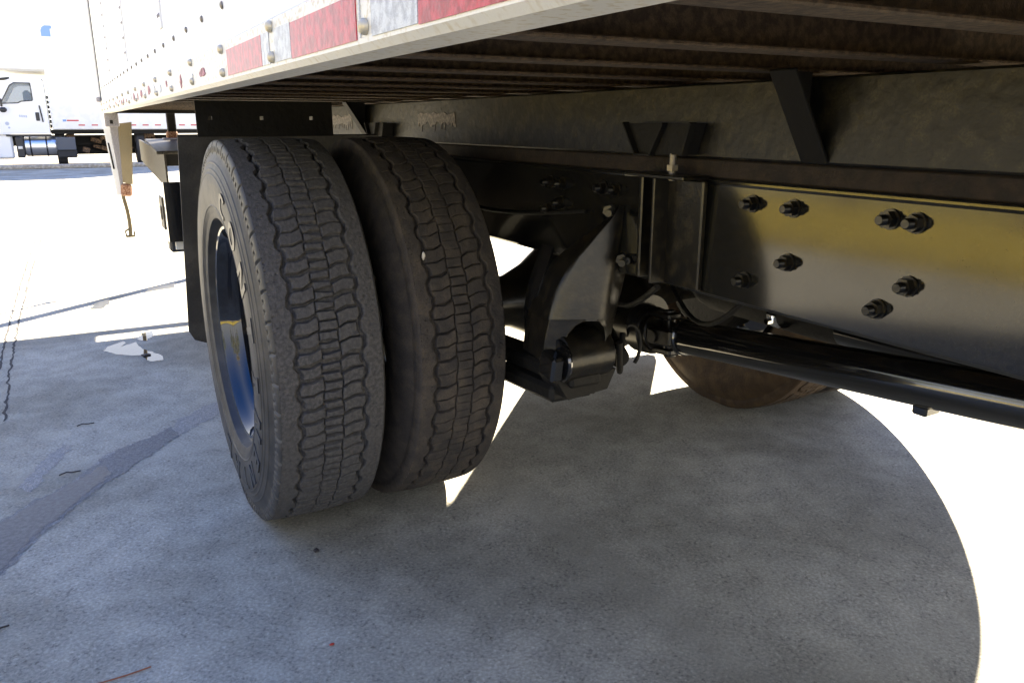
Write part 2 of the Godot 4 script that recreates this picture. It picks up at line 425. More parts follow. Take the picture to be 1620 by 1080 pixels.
func sidewall(half: float, side: float, bulge: float, fine: bool) -> G:
	# from the tread edge round the shoulder, over the bulge, to the bead
	var prof := [Vector2(half, R - 0.005), Vector2(half + 0.003, R - 0.007), Vector2(half + 0.006, R - 0.012), Vector2(half + 0.008, R - 0.02), Vector2(half + 0.009, R - 0.026), Vector2(half + 0.0095, R - 0.032), Vector2(half + 0.008, R - 0.036), Vector2(half + 0.0085, R - 0.042)]
	var rr := 0.478
	while rr > 0.318:
		var f := (rr - 0.398) / 0.088
		var x := bulge - (bulge - half - 0.008) * pow(absf(f), 2.2) * (1.0 if f > 0 else 0.75)
		for ring in [0.466, 0.449, 0.436, 0.352]:                # raised rings
			if absf(rr - ring) < 0.0018: x += 0.0016
		if rr > 0.334 and rr < 0.348: x += 0.0011 * sin(rr * 2400.0)
		prof.append(Vector2(x, rr))
		rr -= 0.0016 if fine else 0.008
	prof.append_array([Vector2(half - 0.006, 0.314), Vector2(half - 0.011, 0.307), Vector2(half - 0.012, 0.299), Vector2(half - 0.02, 0.292), Vector2(half - 0.05, 0.288)])
	var nt := 1104 if fine else 180
	var pos := func(a: int, b: int) -> Vector3:
		var th := TAU * a / nt
		var p: Vector2 = prof[b]
		var x := p.x; var r := p.y
		if fine and b >= 3 and b <= 6:                          # notches under the tread edge
			var k := posmod(a, 24)
			if k < 2 or (b >= 4 and b <= 5 and (posmod(k - 8, 24) < 3 or posmod(k - 16, 24) < 3)): x -= 0.005
		elif fine and b >= 1 and b <= 2 and posmod(a, 24) < 2: x -= 0.004; r -= 0.002
		var y := r * sin(th)
		if y < -HUB + 0.03 and fine: x += 0.006 * clampf((-HUB + 0.05 - y) / 0.05, 0.0, 1.0) * (1.0 if r > 0.4 and r < 0.51 else 0.0)
		return Vector3(side * x, maxf(y, -HUB - 0.002), r * cos(th))
	return G.new().grid(nt, prof.size() - 1, (pos if side > 0 else func(a: int, b: int) -> Vector3: return pos.call(nt - a, b)), true)

func join(list: Array) -> G:
	var g := G.new()
	for q in list:
		var k := g.v.size()
		g.v.append_array(q.v); g.n.append_array(q.n); g.t.append_array(q.t)
		for j in q.i: g.i.append(j + k)
	return g

func two(g: G, m: Material, g2: G, m2: Material) -> ArrayMesh:
	var me := g.done(m)
	var arr := []; arr.resize(Mesh.ARRAY_MAX)
	arr[Mesh.ARRAY_VERTEX] = g2.v; arr[Mesh.ARRAY_NORMAL] = g2.n; arr[Mesh.ARRAY_TEX_UV] = g2.t; arr[Mesh.ARRAY_INDEX] = g2.i
	me.add_surface_from_arrays(Mesh.PRIMITIVE_TRIANGLES, arr)
	me.surface_set_material(1, m2)
	return me

func rim_mesh(side: float, deep: bool) -> ArrayMesh:
	# flange, bead seat, drop-centre barrel and the disc far inside; axis x, opening towards side
	var p := []
	if deep:
		p = [Vector2(0.284, -0.10), Vector2(0.284, 0.098), Vector2(0.292, 0.108), Vector2(0.299, 0.112), Vector2(0.3, 0.117), Vector2(0.296, 0.121), Vector2(0.289, 0.119), Vector2(0.2845, 0.111), Vector2(0.281, 0.10), Vector2(0.273, 0.085), Vector2(0.266, 0.078), Vector2(0.2615, 0.06), Vector2(0.261, -0.03), Vector2(0.256, -0.045), Vector2(0.235, -0.052), Vector2(0.16, -0.052), Vector2(0.14, -0.048), Vector2(0.14, -0.03), Vector2(0.12, -0.02), Vector2(0.0, -0.02)]
	else:
		p = [Vector2(0.284, -0.10), Vector2(0.284, 0.098), Vector2(0.299, 0.112), Vector2(0.298, 0.121), Vector2(0.281, 0.108), Vector2(0.262, 0.07), Vector2(0.258, -0.03), Vector2(0.0, -0.05)]
	var q := []
	for k in p.size(): q.append(p[k])
	var b := Basis(Vector3(0, 1, 0), Vector3(side, 0, 0), Vector3(0, 1, 0).cross(Vector3(side, 0, 0)))
	return G.new().lathe(q, Transform3D(b, Vector3.ZERO), 96 if deep else 48).done(M.rim_paint)

func wheel(cx: float, called_rim: bool, fine: bool, out: float, rubber: Material, centre_w: float, side_w: float, thin_w: float, sd: int, fade: float, side_mat: Material) -> Node3D:
	var o := Node3D.new()
	adopt(o, "wheel", T)
	o.position = Vector3(cx, HUB, AXLE_Z) - T.position
	var half := 0.122 if out < 0 and called_rim else 0.114
	var tr := tread(half, centre_w, side_w, thin_w, sd, fine, fade)
	var sw := join([sidewall(half, -1.0, 0.150, fine and called_rim), sidewall(half, 1.0, 0.150, false)])
	put("tyre", two(tr, rubber, sw, side_mat), o)
	put("rim", rim_mesh(out, called_rim), o)
	if called_rim and fine:
		var word := "CONTINENTAL"
		var g := {}
		for k in word.length():
			var tm := TextMesh.new()
			tm.text = word[k]; tm.font = M.font; tm.font_size = 64; tm.pixel_size = 0.00118; tm.depth = 0.004
			tm.material = M.letter_rubber
			var a := deg_to_rad(67.0 - 17.5 * k)
			var rad := Vector3(0, sin(a), cos(a))
			var bs := Basis(Vector3(0, -cos(a), sin(a)) * 1.5, rad * 1.1, Vector3(-1, 0, 0))
			put("raised_letter", tm, o, rad * 0.398 + Vector3(-0.1495, 0, 0), bs)
	return o

# ---------------------------------------------------------------- the scene
func _ready() -> void:
	rng.seed = 4711
	var cam := Camera3D.new()
	cam.name = "camera"
	cam.transform = Transform3D(Basis(Vector3(0.87552, 0, 0.48318), Vector3(0.12976, 0.96326, -0.23513), Vector3(-0.46543, 0.26856, 0.84336)), Vector3(0, 1.08, 0))
	cam.fov = 47.03; cam.near = 0.05; cam.far = 1500.0
	add_child(cam)
	var we := WorldEnvironment.new()
	we.name = "world_environment"
	var env := Environment.new()
	var sky := ProceduralSkyMaterial.new()
	sky.sky_top_color = Color(0.12, 0.40, 0.76)
	sky.sky_horizon_color = Color(0.95, 0.95, 0.93)
	sky.sky_curve = 0.42
	sky.ground_bottom_color = Color(0.3, 0.29, 0.28); sky.ground_horizon_color = Color(0.5, 0.5, 0.5)
	sky.sun_angle_max = 32.0; sky.sun_curve = 0.12
	env.sky = Sky.new(); env.sky.sky_material = sky
	env.background_mode = Environment.BG_SKY
	env.background_energy_multiplier = 0.26
	env.tonemap_mode = Environment.TONE_MAPPER_LINEAR
	env.tonemap_exposure = 11.8
	env.sdfgi_enabled = true; env.ssao_enabled = true; env.ssil_enabled = true
	we.environment = env
	add_child(we)
	var sun := DirectionalLight3D.new()
	sun.name = "sun"
	var to_sun := Vector3(1.6, 1.0, -1.35).normalized()
	sun.basis = Basis.looking_at(-to_sun, Vector3.UP)
	sun.light_energy = 1.6; sun.light_color = Color(1.0, 0.95, 0.86); sun.light_angular_distance = 0.5
	sun.shadow_enabled = true
	add_child(sun)
	var sf := SystemFont.new()
	sf.font_names = PackedStringArray(["Droid Sans"]); sf.font_weight = 700
	M["font"] = sf
	make_materials()
	build_setting()
	T = Node3D.new()
	adopt(T, "box_truck", self)
	T.position = Vector3(1.535, 0, AXLE_Z)
	tag(T, "white box truck seen close from underneath, with black frame and double rear tyres", "truck")
	build_cargo_box()
	build_frame()
	build_axle()
	build_tail()
	build_far_truck()
	build_trees()
	build_litter()

# ---------------------------------------------------------------- ground and its marks
func build_setting() -> void:
	var g := G.new()
	var S := 300.0
	g.quad(Vector3(-S, 0, S), Vector3(S, 0, S), Vector3(S, 0, -S), Vector3(-S, 0, -S))
	var arr := []; arr.resize(Mesh.ARRAY_MAX)
	var uv2 := PackedVector2Array()
	for p in g.v: uv2.append(Vector2(p.x, p.z) / 5.3 + Vector2(0.3, 0.15))
	arr[Mesh.ARRAY_VERTEX] = g.v; arr[Mesh.ARRAY_NORMAL] = g.n; arr[Mesh.ARRAY_TEX_UV] = g.t; arr[Mesh.ARRAY_TEX_UV2] = uv2; arr[Mesh.ARRAY_INDEX] = g.i
	var tang := PackedFloat32Array()
	for p in g.v: tang.append_array([1.0, 0.0, 0.0, 1.0])
	arr[Mesh.ARRAY_TANGENT] = tang
	var me := ArrayMesh.new()
	me.add_surface_from_arrays(Mesh.PRIMITIVE_TRIANGLES, arr)
	me.surface_set_material(0, M.concrete)
	struct("ground", me)
	# the tarred slab joint at the left: two ragged lines
	var jn := noise(61, 3.0, 4)
	for s in [0, 1]:
		var l := PackedVector2Array(); var r := PackedVector2Array()
		var z := -11.0
		while z < -3.3:
			var c: float = -0.407 + 0.0045 * pow(z + 4.9, 2.0) * (0.5 if z < -4.9 else 2.2) + s * 0.045 + jn.get_noise_2d(z * 4.0, s * 9.0) * 0.012
			var w := 0.0045 + 0.004 * jn.get_noise_2d(z * 9.0, 4.0 + s)
			l.append(Vector2(c - w, z)); r.append(Vector2(c + w, z))
			z += 0.035
		r.reverse(); l.append_array(r)
		struct("slab_joint", G.new().sheet(l, 0.0012).done(M.tar))
	# wet runnel, darkest where water still stands, with damp margins round it
	var runnel := [[0.203, -2.974], [0.123, -2.901], [0.049, -2.858], [-0.023, -2.793], [-0.091, -2.663], [-0.161, -2.584], [-0.226, -2.526], [-0.27, -2.462], [-0.34, -2.40], [-0.5, -2.25], [-0.7, -2.02], [-0.8, -1.85], [-0.6, -1.86], [-0.42, -2.02], [-0.281, -2.116], [-0.244, -2.196], [-0.204, -2.284], [-0.159, -2.359], [-0.094, -2.476], [-0.032, -2.563], [0.015, -2.615], [0.076, -2.692], [0.164, -2.794], [0.22, -2.87]]
	var film := [[-0.03, -2.71], [-0.10, -2.64], [-0.17, -2.56], [-0.24, -2.49], [-0.34, -2.39], [-0.5, -2.24], [-0.7, -2.0], [-0.6, -1.88], [-0.42, -2.04], [-0.285, -2.13], [-0.25, -2.21], [-0.21, -2.30], [-0.165, -2.375], [-0.10, -2.49], [-0.04, -2.58], [-0.01, -2.64]]
	struct("damp_patch", G.new().sheet(ragged(runnel, 0.05, 70), 0.0008).done(M.damp_margin))
	struct("damp_patch", G.new().sheet(ragged([[0.206, -2.982], [0.30, -3.10], [0.42, -3.2], [0.50, -3.16], [0.36, -3.0], [0.228, -2.878]], 0.02, 72), 0.0008).done(M.damp_margin))
	struct("wet_streak", G.new().sheet(ragged(runnel, 0.024, 71), 0.0016).done(M.damp_concrete))
	struct("water_film", G.new().sheet(ragged(film, 0.03, 78), 0.0024).done(M.wet_concrete))
	struct("damp_patch", G.new().sheet(ragged([[-0.263, -2.666], [-0.216, -2.825], [-0.144, -2.983], [-0.115, -2.93], [-0.18, -2.759], [-0.228, -2.60]], 0.025, 73), 0.0008).done(M.damp_margin))
	struct("puddle", G.new().sheet(ragged([[0.028, -4.198], [0.051, -4.288], [0.127, -4.354], [0.139, -4.307], [0.106, -4.245], [0.183, -4.31], [0.2, -4.154], [0.265, -4.018], [0.277, -3.974], [0.27, -3.895], [0.221, -3.899], [0.198, -3.958], [0.191, -4.034], [0.136, -4.052], [0.085, -4.117]], 0.012, 74), 0.0015).done(M.water))
	struct("puddle", G.new().sheet(ragged([[0.19, -4.35], [0.22, -4.47], [0.28, -4.52], [0.27, -4.40], [0.23, -4.30]], 0.012, 75), 0.0015).done(M.water))
	struct("puddle", G.new().sheet(ragged([[0.0, -5.25], [0.03, -5.42], [0.12, -5.52], [0.11, -5.36], [0.06, -5.24]], 0.015, 76), 0.0015).done(M.water))
	struct("puddle", G.new().sheet(ragged([[0.33, -5.62], [0.36, -5.74], [0.54, -5.86], [0.52, -5.70]], 0.015, 77), 0.0015).done(M.water))
	# far side of the yard: a tan lane behind a low kerb
	struct("kerb", G.new().box(Vector3(-2, 0.05, -22.6), Vector3(60, 0.1, 0.22), 0.02).done(M.kerb_concrete))
	struct("lane", G.new().sheet(PackedVector2Array([Vector2(-40, -22.75), Vector2(40, -22.75), Vector2(40, -31), Vector2(-40, -31)]), 0.004).done(M.asphalt))
	# grass verge along the passenger side of the yard
	struct("verge", G.new().sheet(PackedVector2Array([Vector2(-6.0, -40), Vector2(-60, -40), Vector2(-60, 30), Vector2(-6.0, 30)]), 0.012).done(M.turf))
	var tuft := G.new()
	for k in 7:
		var a := rng.randf() * TAU
		var p := Vector3(rng.randf_range(-0.06, 0.06), 0, rng.randf_range(-0.06, 0.06))
		var e := p + Vector3(cos(a) * 0.05, rng.randf_range(0.08, 0.16), sin(a) * 0.05)
		var w := Vector3(-sin(a), 0, cos(a)) * 0.006
		tuft.tri(p - w, p + w, e)
	var mm := MultiMesh.new()
	mm.transform_format = MultiMesh.TRANSFORM_3D
	mm.mesh = tuft.done(M.dry_grass)
	mm.instance_count = 26000
	for k in mm.instance_count:
		var x := -6.05 - pow(rng.randf(), 1.6) * 9.0
		mm.set_instance_transform(k, Transform3D(Basis(Vector3.UP, rng.randf() * TAU).scaled(Vector3.ONE * rng.randf_range(0.8, 1.7)), Vector3(x, 0.01, rng.randf_range(-16, 12))))
	var mi := MultiMeshInstance3D.new()
	mi.multimesh = mm
	adopt(mi, "grass", self)
	tag(mi, "dry yellow grass on the verge beside the concrete yard", "grass")
	mi.set_meta("kind", "stuff")

func ragged(pts: Array, amount: float, sd: int) -> PackedVector2Array:   # an outline with a finer, irregular edge
	var q := noise(sd, 16.0, 5)
	var out := PackedVector2Array()
	while amount > 0.001:
		out.clear()
		for k in pts.size():
			var a := Vector2(pts[k][0], pts[k][1]); var b := Vector2(pts[(k + 1) % pts.size()][0], pts[(k + 1) % pts.size()][1])
			var nn := maxi(1, int(a.distance_to(b) / 0.008))
			for j in nn:
				var p := a.lerp(b, float(j) / nn)
				out.append(p + Vector2(q.get_noise_2d(p.x, p.y), q.get_noise_2d(p.x + 50.0, p.y)) * amount)
		if not Geometry2D.triangulate_polygon(out).is_empty(): break
		amount *= 0.75                                       # an outline that crosses itself is drawn calmer
	return out

# ---------------------------------------------------------------- cargo box
func build_cargo_box() -> void:
	var zf := 2.6; var zr := -5.96; var xl := 0.24; var xr := 2.68; var top := 3.2
	var zm := (zf + zr) * 0.5; var L := zf - zr
	var wall := part("side_wall", G.new().box(Vector3(xl + 0.02, (1.2 + top) * 0.5, zm), Vector3(0.04, top - 1.2, L), 0.003).done(M.white_paint))
	part("side_wall", G.new().box(Vector3(xr - 0.02, (1.2 + top) * 0.5, zm), Vector3(0.04, top - 1.2, L), 0.003).done(M.white_paint))
	part("roof", G.new().box(Vector3((xl + xr) * 0.5, top + 0.022, zm), Vector3(xr - xl - 0.006, 0.04, L - 0.006), 0.004).done(M.white_paint))
	part("front_wall", G.new().box(Vector3((xl + xr) * 0.5, (1.3 + top) * 0.5, zf - 0.022), Vector3(xr - xl - 0.09, top - 1.3, 0.04)).done(M.white_paint))
	part("rear_door", G.new().box(Vector3((xl + xr) * 0.5, (1.3 + top) * 0.5, zr + 0.05), Vector3(xr - xl - 0.09, top - 1.3, 0.03)).done(M.white_paint))
	part("rear_sill", G.new().box(Vector3((xl + xr) * 0.5, 1.225, zr + 0.012), Vector3(xr - xl - 0.1, 0.17, 0.025), 0.003).done(M.flat_black))
	# rear corner post, a dark gasket line between it and the wall
	part("rear_post", G.new().box(Vector3(xl + 0.012, (1.142 + top) * 0.5, zr - 0.032), Vector3(0.06, top - 1.142, 0.045), 0.006).done(M.white_paint))
	part("gasket", G.new().box(Vector3(xl + 0.006, (1.22 + top) * 0.5, zr - 0.004), Vector3(0.02, top - 1.22, 0.008)).done(M.flat_black))
	part("hinge", G.new().box(Vector3(xl - 0.018, 1.225, zr - 0.032), Vector3(0.025, 0.03, 0.06), 0.005).done(M.grey_bracket))
	# seams between the wall panels
	for z in [-4.6, -3.4, -2.2, -1.0, 0.2, 1.4]:
		put("panel_seam", G.new().box(Vector3(xl - 0.001, (1.3 + top) * 0.5, z), Vector3(0.006, top - 1.3, 0.05), 0.0015).done(M.white_paint), wall)
	# rivets
	var rv := G.new().lathe([Vector2(0, 0), Vector2(0.006, 0), Vector2(0.0055, 0.002), Vector2(0.003, 0.0036), Vector2(0, 0.004)], Transform3D(Basis(Vector3(0, 0, 1), Vector3(-1, 0, 0), Vector3(0, -1, 0)), Vector3.ZERO), 8).done(M.rivet_steel)
	var z := -0.95
	var y := 1.2535
	while z > -5.8:
		put("rivet", rv, wall, Vector3(xl - 0.0005, 1.2525 - (z + 1.0) * 0.0075, z))
		z -= 0.207
	var wr := G.new().lathe([Vector2(0, 0), Vector2(0.005, 0), Vector2(0.0045, 0.0018), Vector2(0, 0.003)], Transform3D(Basis(Vector3(0, 0, 1), Vector3(-1, 0, 0), Vector3(0, -1, 0)), Vector3.ZERO), 8).done(M.grey_bracket)
	for zz in [-4.6, -3.4, -2.2]:
		for k in 14:
			for s in [-0.014, 0.014]:
				put("rivet", wr, wall, Vector3(xl - 0.0042, 1.33 + 0.052 * k, zz + s))
	# bottom rail with lower lip, bolts and reflective tape
	var rail := part("bottom_rail", G.new().box(Vector3(xl + 0.022, 1.173, zm), Vector3(0.052, 0.066, L - 0.004), 0.006).done(M.rail_paint))
	part("bottom_rail", G.new().box(Vector3(xr - 0.022, 1.173, zm), Vector3(0.052, 0.066, L - 0.004), 0.006).done(M.rail_paint))
	var bolt := G.new().lathe([Vector2(0, 0), Vector2(0.0072, 0), Vector2(0.0069, 0.003), Vector2(0.0045, 0.006), Vector2(0, 0.007)], Transform3D(Basis(Vector3(0, 0, 1), Vector3(-1, 0, 0), Vector3(0, -1, 0)), Vector3.ZERO), 10).done(M.bolt_zinc)
	for k in 16:
		var bz := -0.684 - 0.349 * k
		for by in [1.157, 1.192]:
			put("rail_bolt", bolt, rail, Vector3(xl - 0.0045, by + (0.0015 if (k * 7) % 3 == 0 else 0.0), bz))
	var tape := func(z0: float, z1: float, m: Material, h0: float, h1: float) -> void:
		put("tape", G.new().box(Vector3(xl - 0.0045, (h0 + h1) * 0.5, (z0 + z1) * 0.5), Vector3(0.0012, h1 - h0, absf(z1 - z0))).done(m), rail)
	tape.call(-1.34, -1.093, M.red_tape, 1.1505, 1.188)
	tape.call(-0.939, -0.708, M.red_tape, 1.1495, 1.187)
	tape.call(-0.566, -0.30, M.red_tape, 1.1485, 1.187)
	tape.call(-1.091, -1.048, M.silver_tape, 1.1505, 1.188)
	tape.call(-1.018, -0.941, M.silver_tape, 1.1505, 1.188)
	tape.call(-0.70, -0.697, M.silver_tape, 1.1505, 1.188)
	tape.call(-0.668, -0.568, M.silver_tape, 1.1495, 1.187)
	# scraps of worn tape farther back
	var q := noise(91, 2.0, 2)
	for k in 26:
		var zc := -1.62 - k * 0.145 + rng.randf_range(-0.03, 0.03)
		if rng.randf() < 0.25: continue
		var pts := PackedVector2Array()
		var wz := rng.randf_range(0.012, 0.045); var hy := rng.randf_range(0.007, 0.016)
		for j in 14:
			var a := TAU * j / 14
			var rr := 0.55 + 0.45 * rng.randf()
			pts.append(Vector2(cos(a) * wz * rr, sin(a) * hy * rr))
		put("tape_scrap", G.new().prism(pts, Transform3D(Basis(Vector3(0, 0, 1), Vector3(0, 1, 0), Vector3(-1, 0, 0)), Vector3(xl - 0.0042, rng.randf_range(1.163, 1.175), zc)), 0.0012).done(M.worn_tape if rng.randf() < 0.75 else M.silver_tape), rail)
	# floor and its crossmembers
	part("floor", G.new().box(Vector3((xl + xr) * 0.5, 1.288, zm), Vector3(xr - xl - 0.1, 0.03, L - 0.2)).done(M.floor_wood))
	var w := xr - xl - 0.11
	var fg := G.new().box(Vector3(0, 0.003, 0), Vector3(w, 0.006, 0.046), 0.0018)
	var wg := G.new().box(Vector3(0, 0.053, -0.0205), Vector3(w - 0.002, 0.094, 0.005)).box(Vector3(0, 0.103, 0), Vector3(w - 0.004, 0.006, 0.044))
	var cmm := join([fg, wg]).done(M.rusty_steel)
	for k in range(-8, 20):
		put("crossmember", cmm, T, Vector3((xl + xr) * 0.5, 1.163, -0.46 - 0.283 * k) - T.position)

# ---------------------------------------------------------------- frame and everything bolted to it
func build_frame() -> void:
	var tilt := 0.035
	for side in [0, 1]:
		var xo := 1.11 if side == 0 else 1.96
		var sg := 1.0 if side == 0 else -1.0
		# long sill between floor and frame, its wooden strip beneath
		part("long_sill", G.new().box(Vector3(xo + sg * 0.035, 1.083, -1.6), Vector3(0.07, 0.142, 8.0), 0.004).done(M.sill_paint))
		part("spacer_strip", G.new().box(Vector3(xo + sg * 0.04, 0.992, -1.6), Vector3(0.062, 0.036, 8.0), 0.003).done(M.sill_wood))
		# channel frame rail: web and two flanges, its web leaning a little
		var bs := Basis(Vector3(0, 0, 1), -tilt * sg)
		var rail := part("frame_rail", G.new().box(Vector3(xo + sg * 0.006, 0.853, -1.6), Vector3(0.012, 0.222, 8.0), 0.003, bs).box(Vector3(xo + sg * 0.043, 0.968, -1.6), Vector3(0.078, 0.01, 8.0), 0.003).box(Vector3(xo + sg * 0.043, 0.742, -1.6), Vector3(0.078, 0.01, 8.0), 0.003).done(M.frame_paint))
		if side == 1: continue
		# bolts with nuts through the web
		var bm := G.new()
		bm.lathe([Vector2(0, 0), Vector2(0.0165, 0), Vector2(0.0165, 0.003), Vector2(0, 0.003)], Transform3D(Basis(Vector3(0, 0, 1), Vector3(-1, 0, 0), Vector3(0, -1, 0)), Vector3.ZERO), 16)
		bm.hexnut(Vector3(-0.003, 0, 0), Vector3(-1, 0, 0), 0.024, 0.013)
		bm.cyl(Vector3(-0.015, 0, 0), Vector3(-0.030, 0, 0), 0.0075, 10)
		for k in 4: bm.lathe([Vector2(0.0075, 0), Vector2(0.0085, 0.001), Vector2(0.0075, 0.002)], Transform3D(Basis(Vector3(0, 0, 1), Vector3(-1, 0, 0), Vector3(0, -1, 0)), Vector3(-0.0175 - 0.003 * k, 0, 0)), 10)
		var nut := bm.done(M.dirty_cast)
		for p in [[0.934, -1.081], [0.934, -0.983], [0.935, -0.791], [0.934, -0.746], [0.838, -0.982], [0.789, -1.081], [0.837, -0.744], [0.792, -0.791], [0.93, -1.508], [0.93, -1.56], [0.929, -1.741], [0.929, -1.80], [0.88, -1.745], [0.86, -1.8], [0.79, -1.388]]:
			put("bolt", nut, rail, Vector3(xo - (0.853 - p[0]) * tilt - 0.0005, p[0], p[1]), Basis(Vector3(1, 0, 0), rng.randf() * 1.0))
	# pale paint runs on the sill behind the tyres
	for run in [[-3.86, 15], [-2.70, 12]]:
		var pts := PackedVector2Array()
		var nn: int = run[1]
		for k in nn: pts.append(Vector2(run[0] + 0.028 * k, 1.112 + rng.randf_range(-0.008, 0.008)))
		for k in range(nn - 1, -1, -1):
			var lo := 1.085 - rng.randf() * 0.02
			pts.append(Vector2(run[0] + 0.028 * k + 0.009, lo))
			if rng.randf() < 0.7:
				var tip := lo - rng.randf_range(0.008, 0.026)
				pts.append(Vector2(run[0] + 0.028 * k + 0.004, tip)); pts.append(Vector2(run[0] + 0.028 * k, tip))
			pts.append(Vector2(run[0] + 0.028 * k - 0.004, lo))
		part("paint_run", G.new().prism(pts, Transform3D(Basis(Vector3(0, 0, 1), Vector3(0, 1, 0), Vector3(-1, 0, 0)), Vector3(1.1095, 0, 0)), 0.0012).done(M.run_paint))
	# triangular gussets from the sill out to the crossmembers
	for z in [-0.93, -3.24, 0.9]:
		var tri := PackedVector2Array([Vector2(1.11, 1.015), Vector2(1.11, 1.162), Vector2(1.015, 1.162)])
		var g := G.new().prism(tri, Transform3D(Basis(), Vector3(0, 0, z - 0.045)), 0.006)
		var d := (Vector2(1.11, 1.015) - Vector2(1.015, 1.162))
		g.box(Vector3(1.0625, 1.0885, z - 0.016), Vector3(0.006, d.length(), 0.055), 0.001, Basis(Vector3(0, 0, 1), atan2(0.095, 0.147)))
		part("gusset", g.done(M.flat_black))
	# trapezoid outrigger brackets on the sill
	for zo in [0.0, -1.73]:
		var tz := PackedVector2Array([Vector2(-1.431, 1.079), Vector2(-1.386, 1.015), Vector2(-1.236, 1.018), Vector2(-1.215, 1.079)])
		var xf := Transform3D(Basis(Vector3(0, 0, 1), Vector3(0, 1, 0), Vector3(-1, 0, 0)), Vector3(1.108, 0, zo))
		var g := G.new().prism(tz, xf, 0.03)
		for e in [[-1.433, 1.081, -1.387, 1.014], [-1.299, 1.079, -1.338, 1.016], [-1.215, 1.080, -1.237, 1.016], [-1.389, 1.0145, -1.335, 1.0155]]:
			var a := Vector3(1.073, e[1], e[0] + zo); var b := Vector3(1.073, e[3], e[2] + zo)
			var up := (b - a).normalized()
			g.box((a + b) * 0.5, Vector3(0.018, (b - a).length(), 0.005), 0.001, Basis(Vector3(1, 0, 0), up, Vector3(1, 0, 0).cross(up)))
		part("sill_bracket", g.done(M.flat_black))
	part("bracket_bolt", G.new().cyl(Vector3(1.085, 0.965, -1.283), Vector3(1.085, 1.02, -1.283), 0.0075, 10).hexnut(Vector3(1.085, 0.985, -1.283), Vector3.UP, 0.022, 0.012).done(M.rivet_steel))
	# upright channel clamped to the rail
	part("frame_bracket", G.new().box(Vector3(1.074, 0.975, -1.292), Vector3(0.07, 0.008, 0.19), 0.002).box(Vector3(1.092, 0.86, -1.373), Vector3(0.034, 0.222, 0.012), 0.003).box(Vector3(1.080, 0.86, -1.302), Vector3(0.056, 0.222, 0.008), 0.002).box(Vector3(1.098, 0.858, -1.26), Vector3(0.014, 0.222, 0.13), 0.003).done(M.dirty_cast))
	# crossmember tubes between the rails
	for z in [-1.2, -2.75, -4.2]:
		part("frame_crossmember", G.new().box(Vector3(1.535, 0.85, z), Vector3(0.84, 0.16, 0.06), 0.01).done(M.flat_black))

